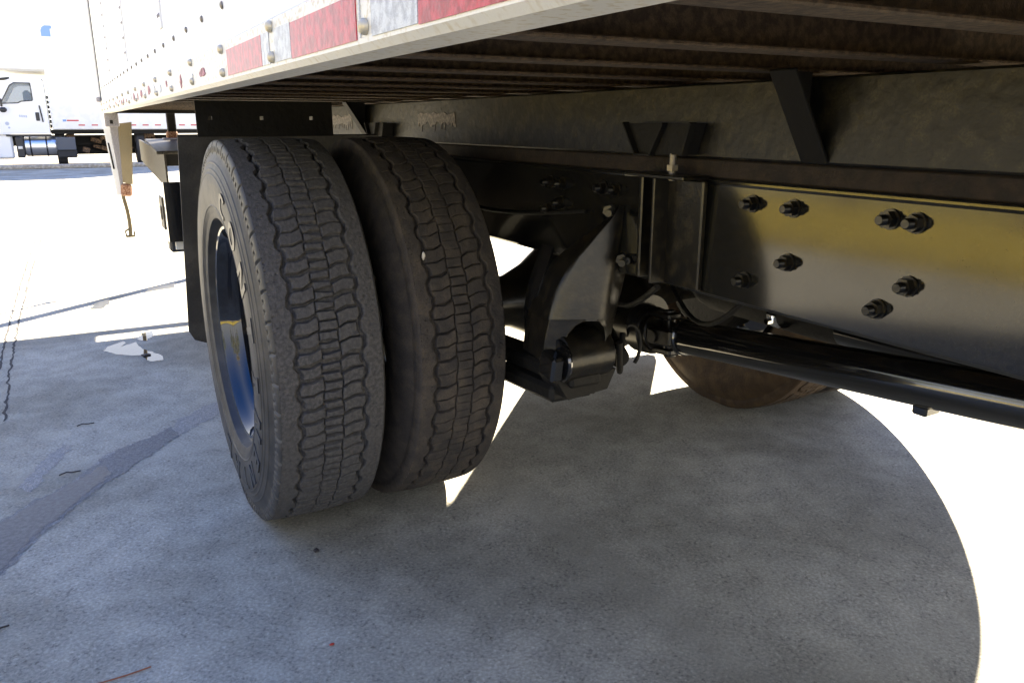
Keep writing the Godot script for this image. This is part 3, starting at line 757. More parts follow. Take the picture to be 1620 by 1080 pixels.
# ---------------------------------------------------------------- wheels, axle, suspension, drive shaft
func build_axle() -> void:
	wheel(0.467, true, true, -1.0, M.tread_rubber, 0.0044, 0.0042, 0.0036, 7, 0.9, M.sidewall_rubber)
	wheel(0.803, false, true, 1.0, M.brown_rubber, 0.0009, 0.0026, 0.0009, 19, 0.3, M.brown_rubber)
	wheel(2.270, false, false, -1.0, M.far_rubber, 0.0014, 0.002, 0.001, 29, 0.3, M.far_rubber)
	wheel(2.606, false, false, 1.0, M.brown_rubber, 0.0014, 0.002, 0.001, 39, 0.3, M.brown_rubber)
	var ax := Vector3(0, HUB, AXLE_Z)
	var b := Basis(Vector3(0, 1, 0), Vector3(1, 0, 0), Vector3(0, 0, -1))
	# housing: tube, swelling to the banjo in the middle
	var p := [Vector2(0, 0.75), Vector2(0.072, 0.75), Vector2(0.075, 1.12), Vector2(0.085, 1.2), Vector2(0.12, 1.28), Vector2(0.175, 1.36), Vector2(0.215, 1.44), Vector2(0.228, 1.53), Vector2(0.215, 1.62), Vector2(0.175, 1.7), Vector2(0.12, 1.78), Vector2(0.085, 1.86), Vector2(0.075, 1.94), Vector2(0.072, 2.32), Vector2(0, 2.32)]
	var house := part("axle_housing", G.new().lathe(p, Transform3D(b, ax), 36).done(M.dirty_cast))
	part("brake_drum", G.new().cyl(Vector3(0.86, HUB, AXLE_Z), Vector3(1.02, HUB, AXLE_Z), 0.205, 40).done(M.flat_black))
	part("brake_drum", G.new().cyl(Vector3(2.05, HUB, AXLE_Z), Vector3(2.2, HUB, AXLE_Z), 0.205, 40).done(M.flat_black))
	part("brake_chamber", G.new().lathe([Vector2(0, 0), Vector2(0.06, 0), Vector2(0.082, 0.02), Vector2(0.085, 0.06), Vector2(0.09, 0.065), Vector2(0.09, 0.08), Vector2(0.085, 0.085), Vector2(0.08, 0.14), Vector2(0.05, 0.16), Vector2(0, 0.16)], Transform3D(Basis(Vector3(0, 1, 0), Vector3(0.85, 0, 0.52), Vector3(0, 1, 0).cross(Vector3(0.85, 0, 0.52))), Vector3(1.19, 0.37, -1.93)), 28).done(M.flat_black))
	# nose of the differential, and its pinion yoke
	part("differential_nose", G.new().lathe([Vector2(0, 0), Vector2(0.2, 0), Vector2(0.19, 0.08), Vector2(0.14, 0.16), Vector2(0.1, 0.22), Vector2(0.085, 0.3), Vector2(0, 0.3)], Transform3D(Basis(Vector3(1, 0, 0), Vector3(0, -0.08, 1), Vector3(0, -1, -0.08)), Vector3(1.54, 0.5, -2.2)), 36).done(M.dirty_cast))
	var s0 := Vector3(1.54, 0.466, -1.74); var s1 := Vector3(1.54, 0.60, -0.4)
	var dir := (s1 - s0).normalized()
	var yk := G.new()
	yk.cyl(s0 - dir * 0.19, s0 - dir * 0.12, 0.075, 24).cyl(s0 - dir * 0.12, s0 - dir * 0.1, 0.06, 24)
	var sx := Vector3(1, 0, 0); var sy := dir.cross(sx).normalized()
	for s in [-1.0, 1.0]:
		yk.box(s0 - dir * 0.08 + sy * 0.055 * s, Vector3(0.05, 0.022, 0.11), 0.006, Basis(sx, sy, -dir))
		yk.box(s0 - dir * 0.03 + sx * 0.055 * s, Vector3(0.022, 0.05, 0.11), 0.006, Basis(sx, sy, -dir))
	yk.cyl(s0 - dir * 0.055 - sx * 0.072, s0 - dir * 0.055 + sx * 0.072, 0.02, 16).cyl(s0 - dir * 0.055 - sy * 0.072, s0 - dir * 0.055 + sy * 0.072, 0.02, 16)
	part("universal_joint", yk.done(M.dirty_cast))
	part("drive_shaft", G.new().cyl(s0 + dir * 0.01, s0 + dir * 0.03, 0.058, 32).cyl(s0 + dir * 0.028, s1, 0.051, 40).box(s0 + dir * 0.79 - Vector3(0, 0.055, 0), Vector3(0.05, 0.022, 0.035), 0.004).done(M.black_enamel))
	# hanger casting on the near frame rail: a folded shell with two legs round the pivot
	var rows := [[0.895, 1.098, 1.128, 0.02], [0.87, 1.082, 1.136, 0.03], [0.83, 1.046, 1.147, 0.05], [0.78, 1.004, 1.160, 0.08], [0.74, 0.980, 1.162, 0.11], [0.70, 0.961, 1.150, 0.12], [0.66, 0.948, 1.133, 0.12], [0.628, 0.941, 1.120, 0.12]]
	var hang := G.new()
	shell(hang, rows, 1.108, 1.062)
	# its two legs either side of the arch
	shell(hang, [[0.632, 0.941, 1.02, 0.12], [0.618, 0.939, 0.996, 0.12], [0.60, 0.936, 0.982, 0.12], [0.575, 0.933, 0.974, 0.12], [0.53, 0.93, 0.972, 0.12]], 1.05, 1.05)
	shell(hang, [[0.632, 1.045, 1.121, 0.12], [0.61, 1.066, 1.112, 0.12], [0.585, 1.072, 1.102, 0.12], [0.55, 1.068, 1.092, 0.12]], 1.06, 1.06)
	part("spring_hanger", hang.done(M.dirty_cast))
	# thin outer web of the hanger, a bowed blade
	part("hanger_web", G.new().prism(PackedVector2Array([Vector2(0.995, 0.79), Vector2(0.972, 0.735), Vector2(0.952, 0.68), Vector2(0.944, 0.63), Vector2(0.946, 0.58), Vector2(0.958, 0.53), Vector2(0.985, 0.53), Vector2(0.984, 0.58), Vector2(0.982, 0.65), Vector2(0.99, 0.72)]), Transform3D(Basis(), Vector3(0.012, 0, -1.67)), 0.055).done(M.black_enamel))
	# pivot: eye bush, bolt, clamp plate
	part("pivot_bush", G.new().cyl(Vector3(0.966, 0.535, -1.53), Vector3(1.10, 0.54, -1.53), 0.062, 32).done(M.dirty_cast))
	part("pivot_bolt", G.new().box(Vector3(0.938, 0.527, -1.505), Vector3(0.034, 0.062, 0.062), 0.006, Basis(Vector3(1, 0, 0), 0.2)).cyl(Vector3(0.93, 0.53, -1.53), Vector3(1.15, 0.54, -1.53), 0.02, 14).done(M.black_enamel))
	part("bush_sleeve", G.new().lathe([Vector2(0, 0), Vector2(0.05, 0), Vector2(0.053, 0.006), Vector2(0.05, 0.012), Vector2(0, 0.012)], Transform3D(Basis(Vector3(0, 0, 1), Vector3(-1, 0, 0), Vector3(0, -1, 0)), Vector3(0.968, 0.535, -1.51)), 28).done(M.black_enamel))
	part("trailing_arm", G.new().box(Vector3(1.03, 0.462, -1.86), Vector3(0.09, 0.042, 0.74), 0.008, Basis(Vector3(1, 0, 0), -0.06)).box(Vector3(1.03, 0.425, -1.7), Vector3(0.13, 0.045, 0.3), 0.01, Basis(Vector3(1, 0, 0), -0.06)).done(M.flat_black))
	part("arm_strap", G.new().prism(PackedVector2Array([Vector2(0.955, 0.485), Vector2(1.13, 0.49), Vector2(1.105, 0.44), Vector2(0.99, 0.43)]), Transform3D(Basis(), Vector3(0, 0, -1.60)), 0.09).done(M.flat_black))
	for s in [[1.08, 0.885, -1.47], [1.10, 0.775, -1.44], [1.13, 0.775, -1.46]]:
		part("hanger_bolt", G.new().hexnut(Vector3(s[0], s[1], s[2] - 0.02), Vector3(-0.7, 0, 0.7), 0.024, 0.018).cyl(Vector3(s[0], s[1], s[2] - 0.01), Vector3(s[0] - 0.04, s[1], s[2] + 0.03), 0.0085, 10).done(M.dirty_cast))
	# brake lines and loose hoses along the rail and over to the axle
	for hh in [[Vector3(1.10, 0.87, -1.62), Vector3(1.10, 0.88, -2.8), 0.05, 0.005], [Vector3(1.2, 0.70, -1.45), Vector3(1.42, 0.72, -2.1), 0.12, 0.008], [Vector3(1.25, 0.72, -1.2), Vector3(1.62, 0.60, -1.9), 0.10, 0.007], [Vector3(1.99, 0.70, -0.9), Vector3(1.75, 0.58, -1.9), 0.07, 0.008]]:
		var pts := []
		for k in 13:
			var f := k / 12.0
			var hp: Vector3 = hh[0].lerp(hh[1], f)
			pts.append(hp - Vector3(0, hh[2] * sin(f * PI), 0))
		part("air_hose", G.new().tube(pts, hh[3], 7).done(M.flat_black))
	# slack air hoses and fittings beside the pivot
	var hose := []
	for k in 13:
		var f := k / 12.0
		hose.append(Vector3(1.13 + 0.1 * f, 0.56 - 0.09 * sin(f * PI) - 0.02 * f, -1.5 - 0.12 * f))
	part("air_hose", G.new().tube(hose, 0.008, 8).done(M.flat_black))
	part("shock_absorber", G.new().cyl(Vector3(1.17, 0.50, -1.55), Vector3(1.26, 0.52, -1.75), 0.026, 20).cyl(Vector3(1.26, 0.52, -1.75), Vector3(1.34, 0.535, -1.92), 0.02, 16).done(M.flat_black))
	var loop := []
	for k in 15:
		var a := PI * 0.9 * k / 14.0 - 0.3
		loop.append(Vector3(1.16 + 0.035 * sin(a), 0.545 + 0.055 * cos(a), -1.5))
	part("air_hose", G.new().tube(loop, 0.005, 6).done(M.flat_black))
	# far side: hanger, silencer with a chromed clamp, pipe
	part("spring_hanger", G.new().box(Vector3(1.98, 0.72, -1.58), Vector3(0.16, 0.36, 0.1), 0.02).done(M.flat_black))
	part("silencer", G.new().lathe([Vector2(0, 0), Vector2(0.1, 0), Vector2(0.13, 0.02), Vector2(0.14, 0.06), Vector2(0.14, 2.3), Vector2(0, 2.3)], Transform3D(Basis(Vector3(1, 0, 0), Vector3(0, 0, 1), Vector3(0, -1, 0)), Vector3(1.90, 0.60, -2.0)), 40).done(M.flat_black))
	part("exhaust_pipe", G.new().cyl(Vector3(1.76, 0.55, -1.35), Vector3(1.76, 0.555, -0.2), 0.045, 24).done(M.black_enamel))
	part("pipe_clamp", G.new().lathe([Vector2(0.046, 0), Vector2(0.05, 0.004), Vector2(0.047, 0.012), Vector2(0.051, 0.02), Vector2(0.047, 0.03), Vector2(0.046, 0.036)], Transform3D(Basis(Vector3(1, 0, 0), Vector3(0, 0, 1), Vector3(0, -1, 0)), Vector3(1.76, 0.552, -1.58)), 24).hexnut(Vector3(1.715, 0.53, -1.56), Vector3(-1, 0, 0), 0.016, 0.02).done(M.chrome))

func shell(g: G, rows: Array, top_x: float, low_x: float) -> void:      # folded plate: ridge towards the front, both sides turned back
	var n := 16
	g.grid(rows.size() - 1, 2 * n + 5, func(a: int, bb: int) -> Vector3:
		var r: Array = rows[a]
		var back := bb > n + 2
		var k := bb if not back else 2 * n + 5 - bb
		var xm: float = lerpf(top_x, low_x, (0.895 - r[0]) / 0.267)
		var ed := func(x: float) -> float:
			var w := (x - xm) / (0.10 if x > xm else 0.13)
			return -1.475 - 0.06 * pow(absf(w), 1.2) - 0.012 * pow(absf(w), 6.0)
		if k == 0: return Vector3(r[1] + (0.03 if back else 0.016), r[0], ed.call(r[1]) - r[3])
		if k == n + 2: return Vector3(r[2] - (0.03 if back else 0.016), r[0], ed.call(r[2]) - r[3])
		var x := lerpf(r[1], r[2], (k - 1.0) / n)
		if back: x = lerpf(x, (r[1] + r[2]) * 0.5, 0.1)
		return Vector3(x, r[0], ed.call(x) - (0.012 if back else 0.0)))

# ---------------------------------------------------------------- mud flaps and the tail of the truck
func build_tail() -> void:
	# flaps hang from panels behind the tyres, their lower ends swung back
	for far in [0, 1]:
		var sx := -1.0 if far else 1.0
		var lean := Basis(Vector3(sx, 0, 0), Vector3(0, 0.9165, 0.40), Vector3(0, -0.40 * sx, 0.9165 * sx)) if far == 0 else Basis(Vector3(1, 0, 0), Vector3(0, 0.9165, 0.40), Vector3(0, -0.40, 0.9165))
		var x0 := 0.322 if far == 0 else 2.10
		part("mudflap", G.new().prism(PackedVector2Array([Vector2(x0, 0), Vector2(x0, -0.80), Vector2(x0 + 0.02, -0.845), Vector2(x0 + 0.06, -0.865), Vector2(x0 + 0.63, -0.865), Vector2(x0 + 0.67, -0.845), Vector2(x0 + 0.688, -0.80), Vector2(x0 + 0.688, 0)]), Transform3D(lean, Vector3(0, 1.04, -2.86)), 0.01).done(M.flap_rubber))
	part("flap_panel", G.new().box(Vector3(2.35, 1.093, -2.84), Vector3(0.6, 0.116, 0.008)).done(M.flat_black))
	var plate := G.new()
	var hole := [0.427, 0.593, 0.762]
	# the hanger panel above, with punched holes: strips round square-cut holes
	var xs := [0.383, 0.421, 0.433, 0.587, 0.599, 0.756, 0.768, 0.838]
	for k in xs.size() - 1:
		if k % 2 == 1:
			plate.box(Vector3((xs[k] + xs[k + 1]) * 0.5, 1.062, -2.84), Vector3(xs[k + 1] - xs[k], 0.054, 0.008))
			plate.box(Vector3((xs[k] + xs[k + 1]) * 0.5, 1.126, -2.84), Vector3(xs[k + 1] - xs[k], 0.05, 0.008))
		else:
			plate.box(Vector3((xs[k] + xs[k + 1]) * 0.5, 1.093, -2.84), Vector3(xs[k + 1] - xs[k], 0.116, 0.008))
	part("flap_panel", plate.done(M.flat_black))
	# near rear leg: bracket, flat bar, angled face, rusty foot and a hanging strap
	var br := G.new().box(Vector3(0.283, 1.10, -5.98), Vector3(0.085, 0.09, 0.05), 0.004)
	part("leg_bracket", br.done(M.grey_bracket))
	part("bracket_hole", G.new().box(Vector3(0.279, 1.085, -5.954), Vector3(0.018, 0.024, 0.004)).done(M.flat_black))
	part("leg_bar", G.new().prism(PackedVector2Array([Vector2(0.225, 1.145), Vector2(0.262, 1.145), Vector2(0.29, 0.605), Vector2(0.258, 0.605)]), Transform3D(Basis(), Vector3(0, 0, -6.06)), 0.03).done(M.white_paint))
	part("leg_slot", G.new().prism(PackedVector2Array([Vector2(0.243, 0.95), Vector2(0.252, 0.95), Vector2(0.266, 0.78), Vector2(0.256, 0.78)]), Transform3D(Basis(), Vector3(0, 0, -6.031)), 0.004).done(M.flat_black))
	part("leg_side", G.new().prism(PackedVector2Array([Vector2(0.268, 1.07), Vector2(0.315, 1.06), Vector2(0.305, 0.68), Vector2(0.29, 0.61)]), Transform3D(Basis(), Vector3(0, 0, -6.05)), 0.04).done(M.grey_bracket))
	part("leg_face", G.new().prism(PackedVector2Array([Vector2(0.318, 1.075), Vector2(0.402, 1.085), Vector2(0.362, 0.675), Vector2(0.302, 0.69)]), Transform3D(Basis(), Vector3(0, 0, -6.04)), 0.045).done(M.yellowed_paint))
	part("leg_foot", G.new().box(Vector3(0.32, 0.64, -6.02), Vector3(0.07, 0.085, 0.05), 0.012, Basis(Vector3(0, 0, 1), -0.08)).done(M.rust))
	var st := []
	for k in 9:
		var f := k / 8.0
		st.append(Vector3(0.293 + 0.02 * sin(f * 2.2) , lerpf(0.605, 0.335, f), -6.02))
	part("strap", G.new().tube(st, 0.014, 6).done(M.strap_web))
	part("strap_hook", G.new().box(Vector3(0.308, 0.325, -6.02), Vector3(0.06, 0.014, 0.03), 0.004).tube([Vector3(0.283, 0.33, -6.02), Vector3(0.28, 0.36, -6.02), Vector3(0.297, 0.375, -6.0)], 0.006, 6).tube([Vector3(0.333, 0.33, -6.02), Vector3(0.337, 0.355, -6.02)], 0.006, 6).done(M.strap_web))
	# folded step: bolted side plate, tread, frame
	var pl := PackedVector2Array([Vector2(0, 0.97), Vector2(0.75, 0.905), Vector2(0.75, 0.685), Vector2(0.0, 0.835)])
	var d := Vector3(0.52 - 0.446, 0, 0.75).normalized()
	var xf := Transform3D(Basis(d, Vector3.UP, d.cross(Vector3.UP)), Vector3(0.446, 0, -6.02))
	var sp := part("step_side", G.new().prism(pl, xf, 0.012).done(M.step_steel))
	for k in 4:
		for q in 2:
			var a := xf * Vector3(0.12 + 0.17 * k, 0.915 - 0.0145 * k - 0.07 * q - 0.012 * k * q, -0.001)
			put("step_bolt", G.new().hexnut(a, -xf.basis.z, 0.018, 0.008).done(M.dark_plastic), sp)
	part("step_tread", G.new().box(Vector3(0.62, 0.935, -5.65), Vector3(0.3, 0.02, 0.72), 0.004, Basis(Vector3(1, 0, 0), 0.085)).done(M.step_steel))
	part("step_frame", G.new().box(Vector3(0.63, 0.87, -5.32), Vector3(0.22, 0.09, 0.03), 0.004).done(M.flat_black))
	part("rear_post_tube", G.new().box(Vector3(0.648, 1.085, -6.0), Vector3(0.056, 0.13, 0.05), 0.005).done(M.flat_black))
	part("tube_collar", G.new().box(Vector3(0.645, 1.0, -6.0), Vector3(0.072, 0.05, 0.06), 0.01).done(M.rust))
	part("tube_base", G.new().box(Vector3(0.625, 0.955, -5.97), Vector3(0.1, 0.05, 0.08), 0.008).done(M.grey_bracket))
	# tail bar under the sill and the liftgate upright behind it
	part("tail_bar", G.new().box(Vector3(1.83, 1.035, -5.985), Vector3(2.0, 0.07, 0.03), 0.004).box(Vector3(1.20, 1.11, -5.985), Vector3(0.76, 0.08, 0.028)).done(M.flat_black))
	part("lift_upright", G.new().box(Vector3(1.05, 0.72, -6.3), Vector3(0.10, 0.98, 0.06), 0.01).box(Vector3(1.05, 1.18, -6.15), Vector3(0.1, 0.06, 0.3), 0.01).done(M.flat_black))
	# black equipment box behind the flap, chamfered top, lamp below
	var bx := PackedVector2Array([Vector2(-3.35, 0.66), Vector2(-3.35, 0.80), Vector2(-3.31, 0.855), Vector2(-3.1, 0.875), Vector2(-3.1, 0.66)])
	part("equipment_box", G.new().prism(bx, Transform3D(Basis(Vector3(0, 0, 1), Vector3(0, 1, 0), Vector3(-1, 0, 0)), Vector3(0.66, 0, 0)), 0.375).done(M.black_enamel))
	part("box_latch", G.new().box(Vector3(0.284, 0.755, -3.24), Vector3(0.006, 0.12, 0.11), 0.003).box(Vector3(0.28, 0.755, -3.24), Vector3(0.006, 0.05, 0.05), 0.003).done(M.step_steel))
	part("lamp_housing", G.new().box(Vector3(0.325, 0.642, -3.17), Vector3(0.075, 0.05, 0.08), 0.008).done(M.dark_plastic))
	part("lamp_lens", G.new().box(Vector3(0.322, 0.644, -3.127), Vector3(0.034, 0.034, 0.008), 0.003).done(M.lamp_lens))

# ---------------------------------------------------------------- the truck parked across the yard
func build_far_truck() -> void:
	var o := Node3D.new()
	adopt(o, "parked_truck", self)
	o.position = Vector3(2, 0, -25.2)
	tag(o, "white truck parked sideways across the yard, its cab at the left edge", "truck")
	var P := func(called: String, me: Mesh, parent: Node = null) -> MeshInstance3D:
		return put(called, me, o if parent == null else parent, -o.position if parent == null else Vector3.ZERO)
	var z0 := -24.0
	var XY := Transform3D(Basis(), Vector3(0, 0, -26.2))
	# cab side silhouette
	var cabp := PackedVector2Array([Vector2(-2.9, 0.8), Vector2(-0.315, 0.8), Vector2(-0.315, 2.08), Vector2(-0.36, 2.14), Vector2(-0.95, 2.16), Vector2(-1.12, 2.1), Vector2(-1.42, 1.5), Vector2(-1.55, 1.45), Vector2(-2.8, 1.32), Vector2(-2.95, 1.2)])
	# cab shell: built as two sides, roof and back so that the window is a real opening
	var win := PackedVector2Array([Vector2(-1.30, 1.54), Vector2(-0.93, 1.56), Vector2(-0.85, 1.6), Vector2(-0.62, 1.62), Vector2(-0.60, 1.64), Vector2(-0.605, 2.04), Vector2(-0.95, 2.04), Vector2(-1.05, 1.98)])
	var hullp := Geometry2D.clip_polygons(cabp, PackedVector2Array([Vector2(-4, 1.3), Vector2(1, 1.3), Vector2(1, 3), Vector2(-4, 3)]))
	for zz in [-24.06, -26.2]:
		var g := G.new()
		g.prism(PackedVector2Array([Vector2(-2.9, 0.8), Vector2(-0.315, 0.8), Vector2(-0.315, 1.535), Vector2(-1.40, 1.535), Vector2(-1.55, 1.45), Vector2(-2.8, 1.32), Vector2(-2.95, 1.2)]), Transform3D(Basis(), Vector3(0, 0, zz)), 0.06)
		g.prism(PackedVector2Array([Vector2(-0.598, 1.535), Vector2(-0.315, 1.535), Vector2(-0.315, 2.08), Vector2(-0.36, 2.14), Vector2(-0.598, 2.155)]), Transform3D(Basis(), Vector3(0, 0, zz)), 0.06)
		g.prism(PackedVector2Array([Vector2(-0.598, 2.045), Vector2(-0.598, 2.155), Vector2(-0.95, 2.16), Vector2(-1.12, 2.1), Vector2(-1.40, 1.535), Vector2(-1.31, 1.535), Vector2(-1.05, 1.985), Vector2(-0.95, 2.045)]), Transform3D(Basis(), Vector3(0, 0, zz)), 0.06)
		g.prism(PackedVector2Array([Vector2(-1.31, 1.535), Vector2(-0.93, 1.535), Vector2(-0.598, 1.535), Vector2(-0.598, 1.62), Vector2(-0.85, 1.60), Vector2(-0.93, 1.555)]), Transform3D(Basis(), Vector3(0, 0, zz + 0.002)), 0.056)
		P.call("cab_side", g.done(M.cab_paint))
	P.call("cab_roof", G.new().box(Vector3(-0.7, 2.15, -25.1), Vector3(0.76, 0.03, 2.1), 0.01).done(M.cab_paint))
	P.call("cab_back", G.new().box(Vector3(-0.335, 1.45, -25.1), Vector3(0.03, 1.26, 2.08)).done(M.cab_paint))
	P.call("bonnet", G.new().box(Vector3(-2.2, 1.36, -25.1), Vector3(1.3, 0.06, 2.0), 0.02).done(M.cab_paint))
	P.call("seat", G.new().box(Vector3(-0.72, 1.5, -24.55), Vector3(0.18, 0.75, 0.5), 0.06).done(M.grey_flap))
	var dr := P.call("door", G.new().box(Vector3(-0.87, 1.19, -23.998), Vector3(0.98, 0.70, 0.012), 0.004).done(M.cab_paint))
	put("door_handle", G.new().box(Vector3(-0.545, 1.23, -23.985), Vector3(0.085, 0.21, 0.03), 0.02).done(M.dark_plastic), dr)
	put("grab_bar", G.new().tube([Vector3(-0.475, 1.5, -23.97), Vector3(-0.44, 1.10, -23.97)], 0.016, 8).done(M.dark_plastic), dr)
	for k in 4:
		put("door_print", G.new().box(Vector3(-0.93 + 0.045 * k, 1.245 - 0.004 * k, -23.991), Vector3(0.032, 0.055, 0.003)).done(M.print_grey), dr)
	put("door_badge", G.new().cyl(Vector3(-1.23, 1.06, -23.992), Vector3(-1.23, 1.06, -23.988), 0.045, 14).done(M.print_grey), dr)
	put("door_badge", G.new().cyl(Vector3(-1.2, 0.96, -23.992), Vector3(-1.2, 0.96, -23.988), 0.025, 12).done(M.print_grey), dr)
	P.call("window_pane", G.new().prism(win, Transform3D(Basis(), Vector3(0, 0, -24.025)), 0.006).done(M.tinted_glass))
	var frame := G.new()
	for k in win.size():
		frame.tube([Vector3(win[k].x, win[k].y, -23.995), Vector3(win[(k + 1) % win.size()].x, win[(k + 1) % win.size()].y, -23.995)], 0.013, 6)
	P.call("window_frame", frame.done(M.dark_plastic))
	P.call("sun_visor", G.new().box(Vector3(-1.14, 2.14, -24.3), Vector3(0.26, 0.06, 0.5), 0.02, Basis(Vector3(0, 0, 1), 0.1)).done(M.dark_plastic))
	P.call("mirror", G.new().box(Vector3(-1.26, 1.39, -23.86), Vector3(0.16, 0.12, 0.1), 0.04).box(Vector3(-1.28, 1.56, -23.86), Vector3(0.05, 0.2, 0.06), 0.02).done(M.dark_plastic))
	var hs := G.new()
	for k in 7: hs.cyl(Vector3(-0.275, 0.95 + 0.12 * k, -24.35), Vector3(-0.275, 1.03 + 0.12 * k, -24.33), 0.02, 8)
	P.call("hose_stack", hs.done(M.dark_plastic))
	# steps, tank, chassis
	P.call("step_box", G.new().box(Vector3(-1.03, 0.48, -24.15), Vector3(0.17, 0.52, 0.3), 0.02).done(M.dark_plastic))
	P.call("step_lamp", G.new().box(Vector3(-1.03, 0.47, -23.99), Vector3(0.1, 0.07, 0.02), 0.005).done(M.lamp_lens))
	P.call("fender", G.new().box(Vector3(-1.45, 0.5, -24.2), Vector3(0.55, 0.62, 0.3), 0.05).done(M.cab_paint))
	var tank := P.call("fuel_tank", G.new().lathe([Vector2(0, 0), Vector2(0.2, 0), Vector2(0.24, 0.03), Vector2(0.245, 0.06), Vector2(0.245, 0.70), Vector2(0.235, 0.73), Vector2(0, 0.74)], Transform3D(Basis(Vector3(0, 1, 0), Vector3(1, 0, 0), Vector3(0, 0, -1)), Vector3(-1.08 + 0.13, 0.49, -24.25)), 32).done(M.tank_metal))
	for x in [-0.80, -0.44]:
		put("tank_strap", G.new().cyl(Vector3(x - 0.02, 0.49, -24.25), Vector3(x + 0.02, 0.49, -24.25), 0.252, 32).done(M.dark_plastic), tank)
	P.call("chassis", G.new().box(Vector3(2.0, 0.62, -24.9), Vector3(6.6, 0.26, 0.12), 0.01).box(Vector3(2.0, 0.62, -25.6), Vector3(6.6, 0.26, 0.12), 0.01).box(Vector3(2.4, 0.845, -25.2), Vector3(5.4, 0.1, 2.2)).done(M.flat_black))
	P.call("side_step", G.new().box(Vector3(-0.8, 0.77, -24.06), Vector3(1.0, 0.05, 0.1), 0.01).done(M.dark_plastic))
	var cl := G.new()
	for k in 26:
		cl.box(Vector3(rng.randf_range(-0.38, 2.2), rng.randf_range(0.36, 0.76), rng.randf_range(-24.8, -24.3)), Vector3(rng.randf_range(0.06, 0.3), rng.randf_range(0.05, 0.16), 0.1), 0.02, Basis(Vector3(0, 0, 1), rng.randf_range(-0.4, 0.4)))
	P.call("underbody_gear", cl.done(M.warm_clutter))
	P.call("underbody_panel", G.new().box(Vector3(1.9, 0.5, -25.0), Vector3(4.6, 0.5, 0.08)).done(M.flat_black))
	P.call("mudflap", G.new().box(Vector3(-0.0, 0.56, -23.98), Vector3(0.44, 0.32, 0.02), 0.006).done(M.grey_flap))
	P.call("tool_box", G.new().box(Vector3(0.0, 0.3, -24.1), Vector3(0.46, 0.2, 0.2), 0.03).done(M.plain_rubber))
	for x in [-0.12, 1.78]:
		P.call("wheel", G.new().lathe([Vector2(0.2, 0), Vector2(0.38, 0), Vector2(0.42, 0.03), Vector2(0.42, 0.2), Vector2(0.38, 0.23), Vector2(0.2, 0.23)], Transform3D(Basis(Vector3(0, 1, 0), Vector3(1, 0, 0), Vector3(0, 0, -1)), Vector3(x - 0.115, 0.42, -24.45)), 40).done(M.plain_rubber))
	# cargo box reaching over the cab, with its tape, plates and emblem
	P.call("cargo_box", G.new().box(Vector3(3.35, 2.62, -25.2), Vector3(7.2, 3.43, 2.4), 0.02).box(Vector3(-1.2, 3.33, -25.2), Vector3(2.0, 2.0, 2.38), 0.05).done(M.white_paint))
	var x := 0.42
	while x < 6.5:
		P.call("tape", G.new().box(Vector3(x, 1.02, -23.998), Vector3(0.15, 0.032, 0.005)).done(M.dash_red))
		x += 0.305
	P.call("number_plate", G.new().box(Vector3(0.04, 1.135, -23.998), Vector3(0.08, 0.05, 0.005)).done(M.emblem_blue))
	P.call("marker_strip", G.new().box(Vector3(0.23, 1.135, -23.998), Vector3(0.27, 0.035, 0.005)).done(M.dash_red))
	P.call("emblem", G.new().prism(PackedVector2Array([Vector2(-0.195, 3.16), Vector2(-0.195, 3.30), Vector2(-0.165, 3.375), Vector2(-0.10, 3.42), Vector2(0.045, 3.42), Vector2(0.055, 3.35), Vector2(0.01, 3.345), Vector2(0.01, 3.16)]), Transform3D(Basis(), Vector3(0, 0, -24.002)), 0.01).done(M.emblem_blue))

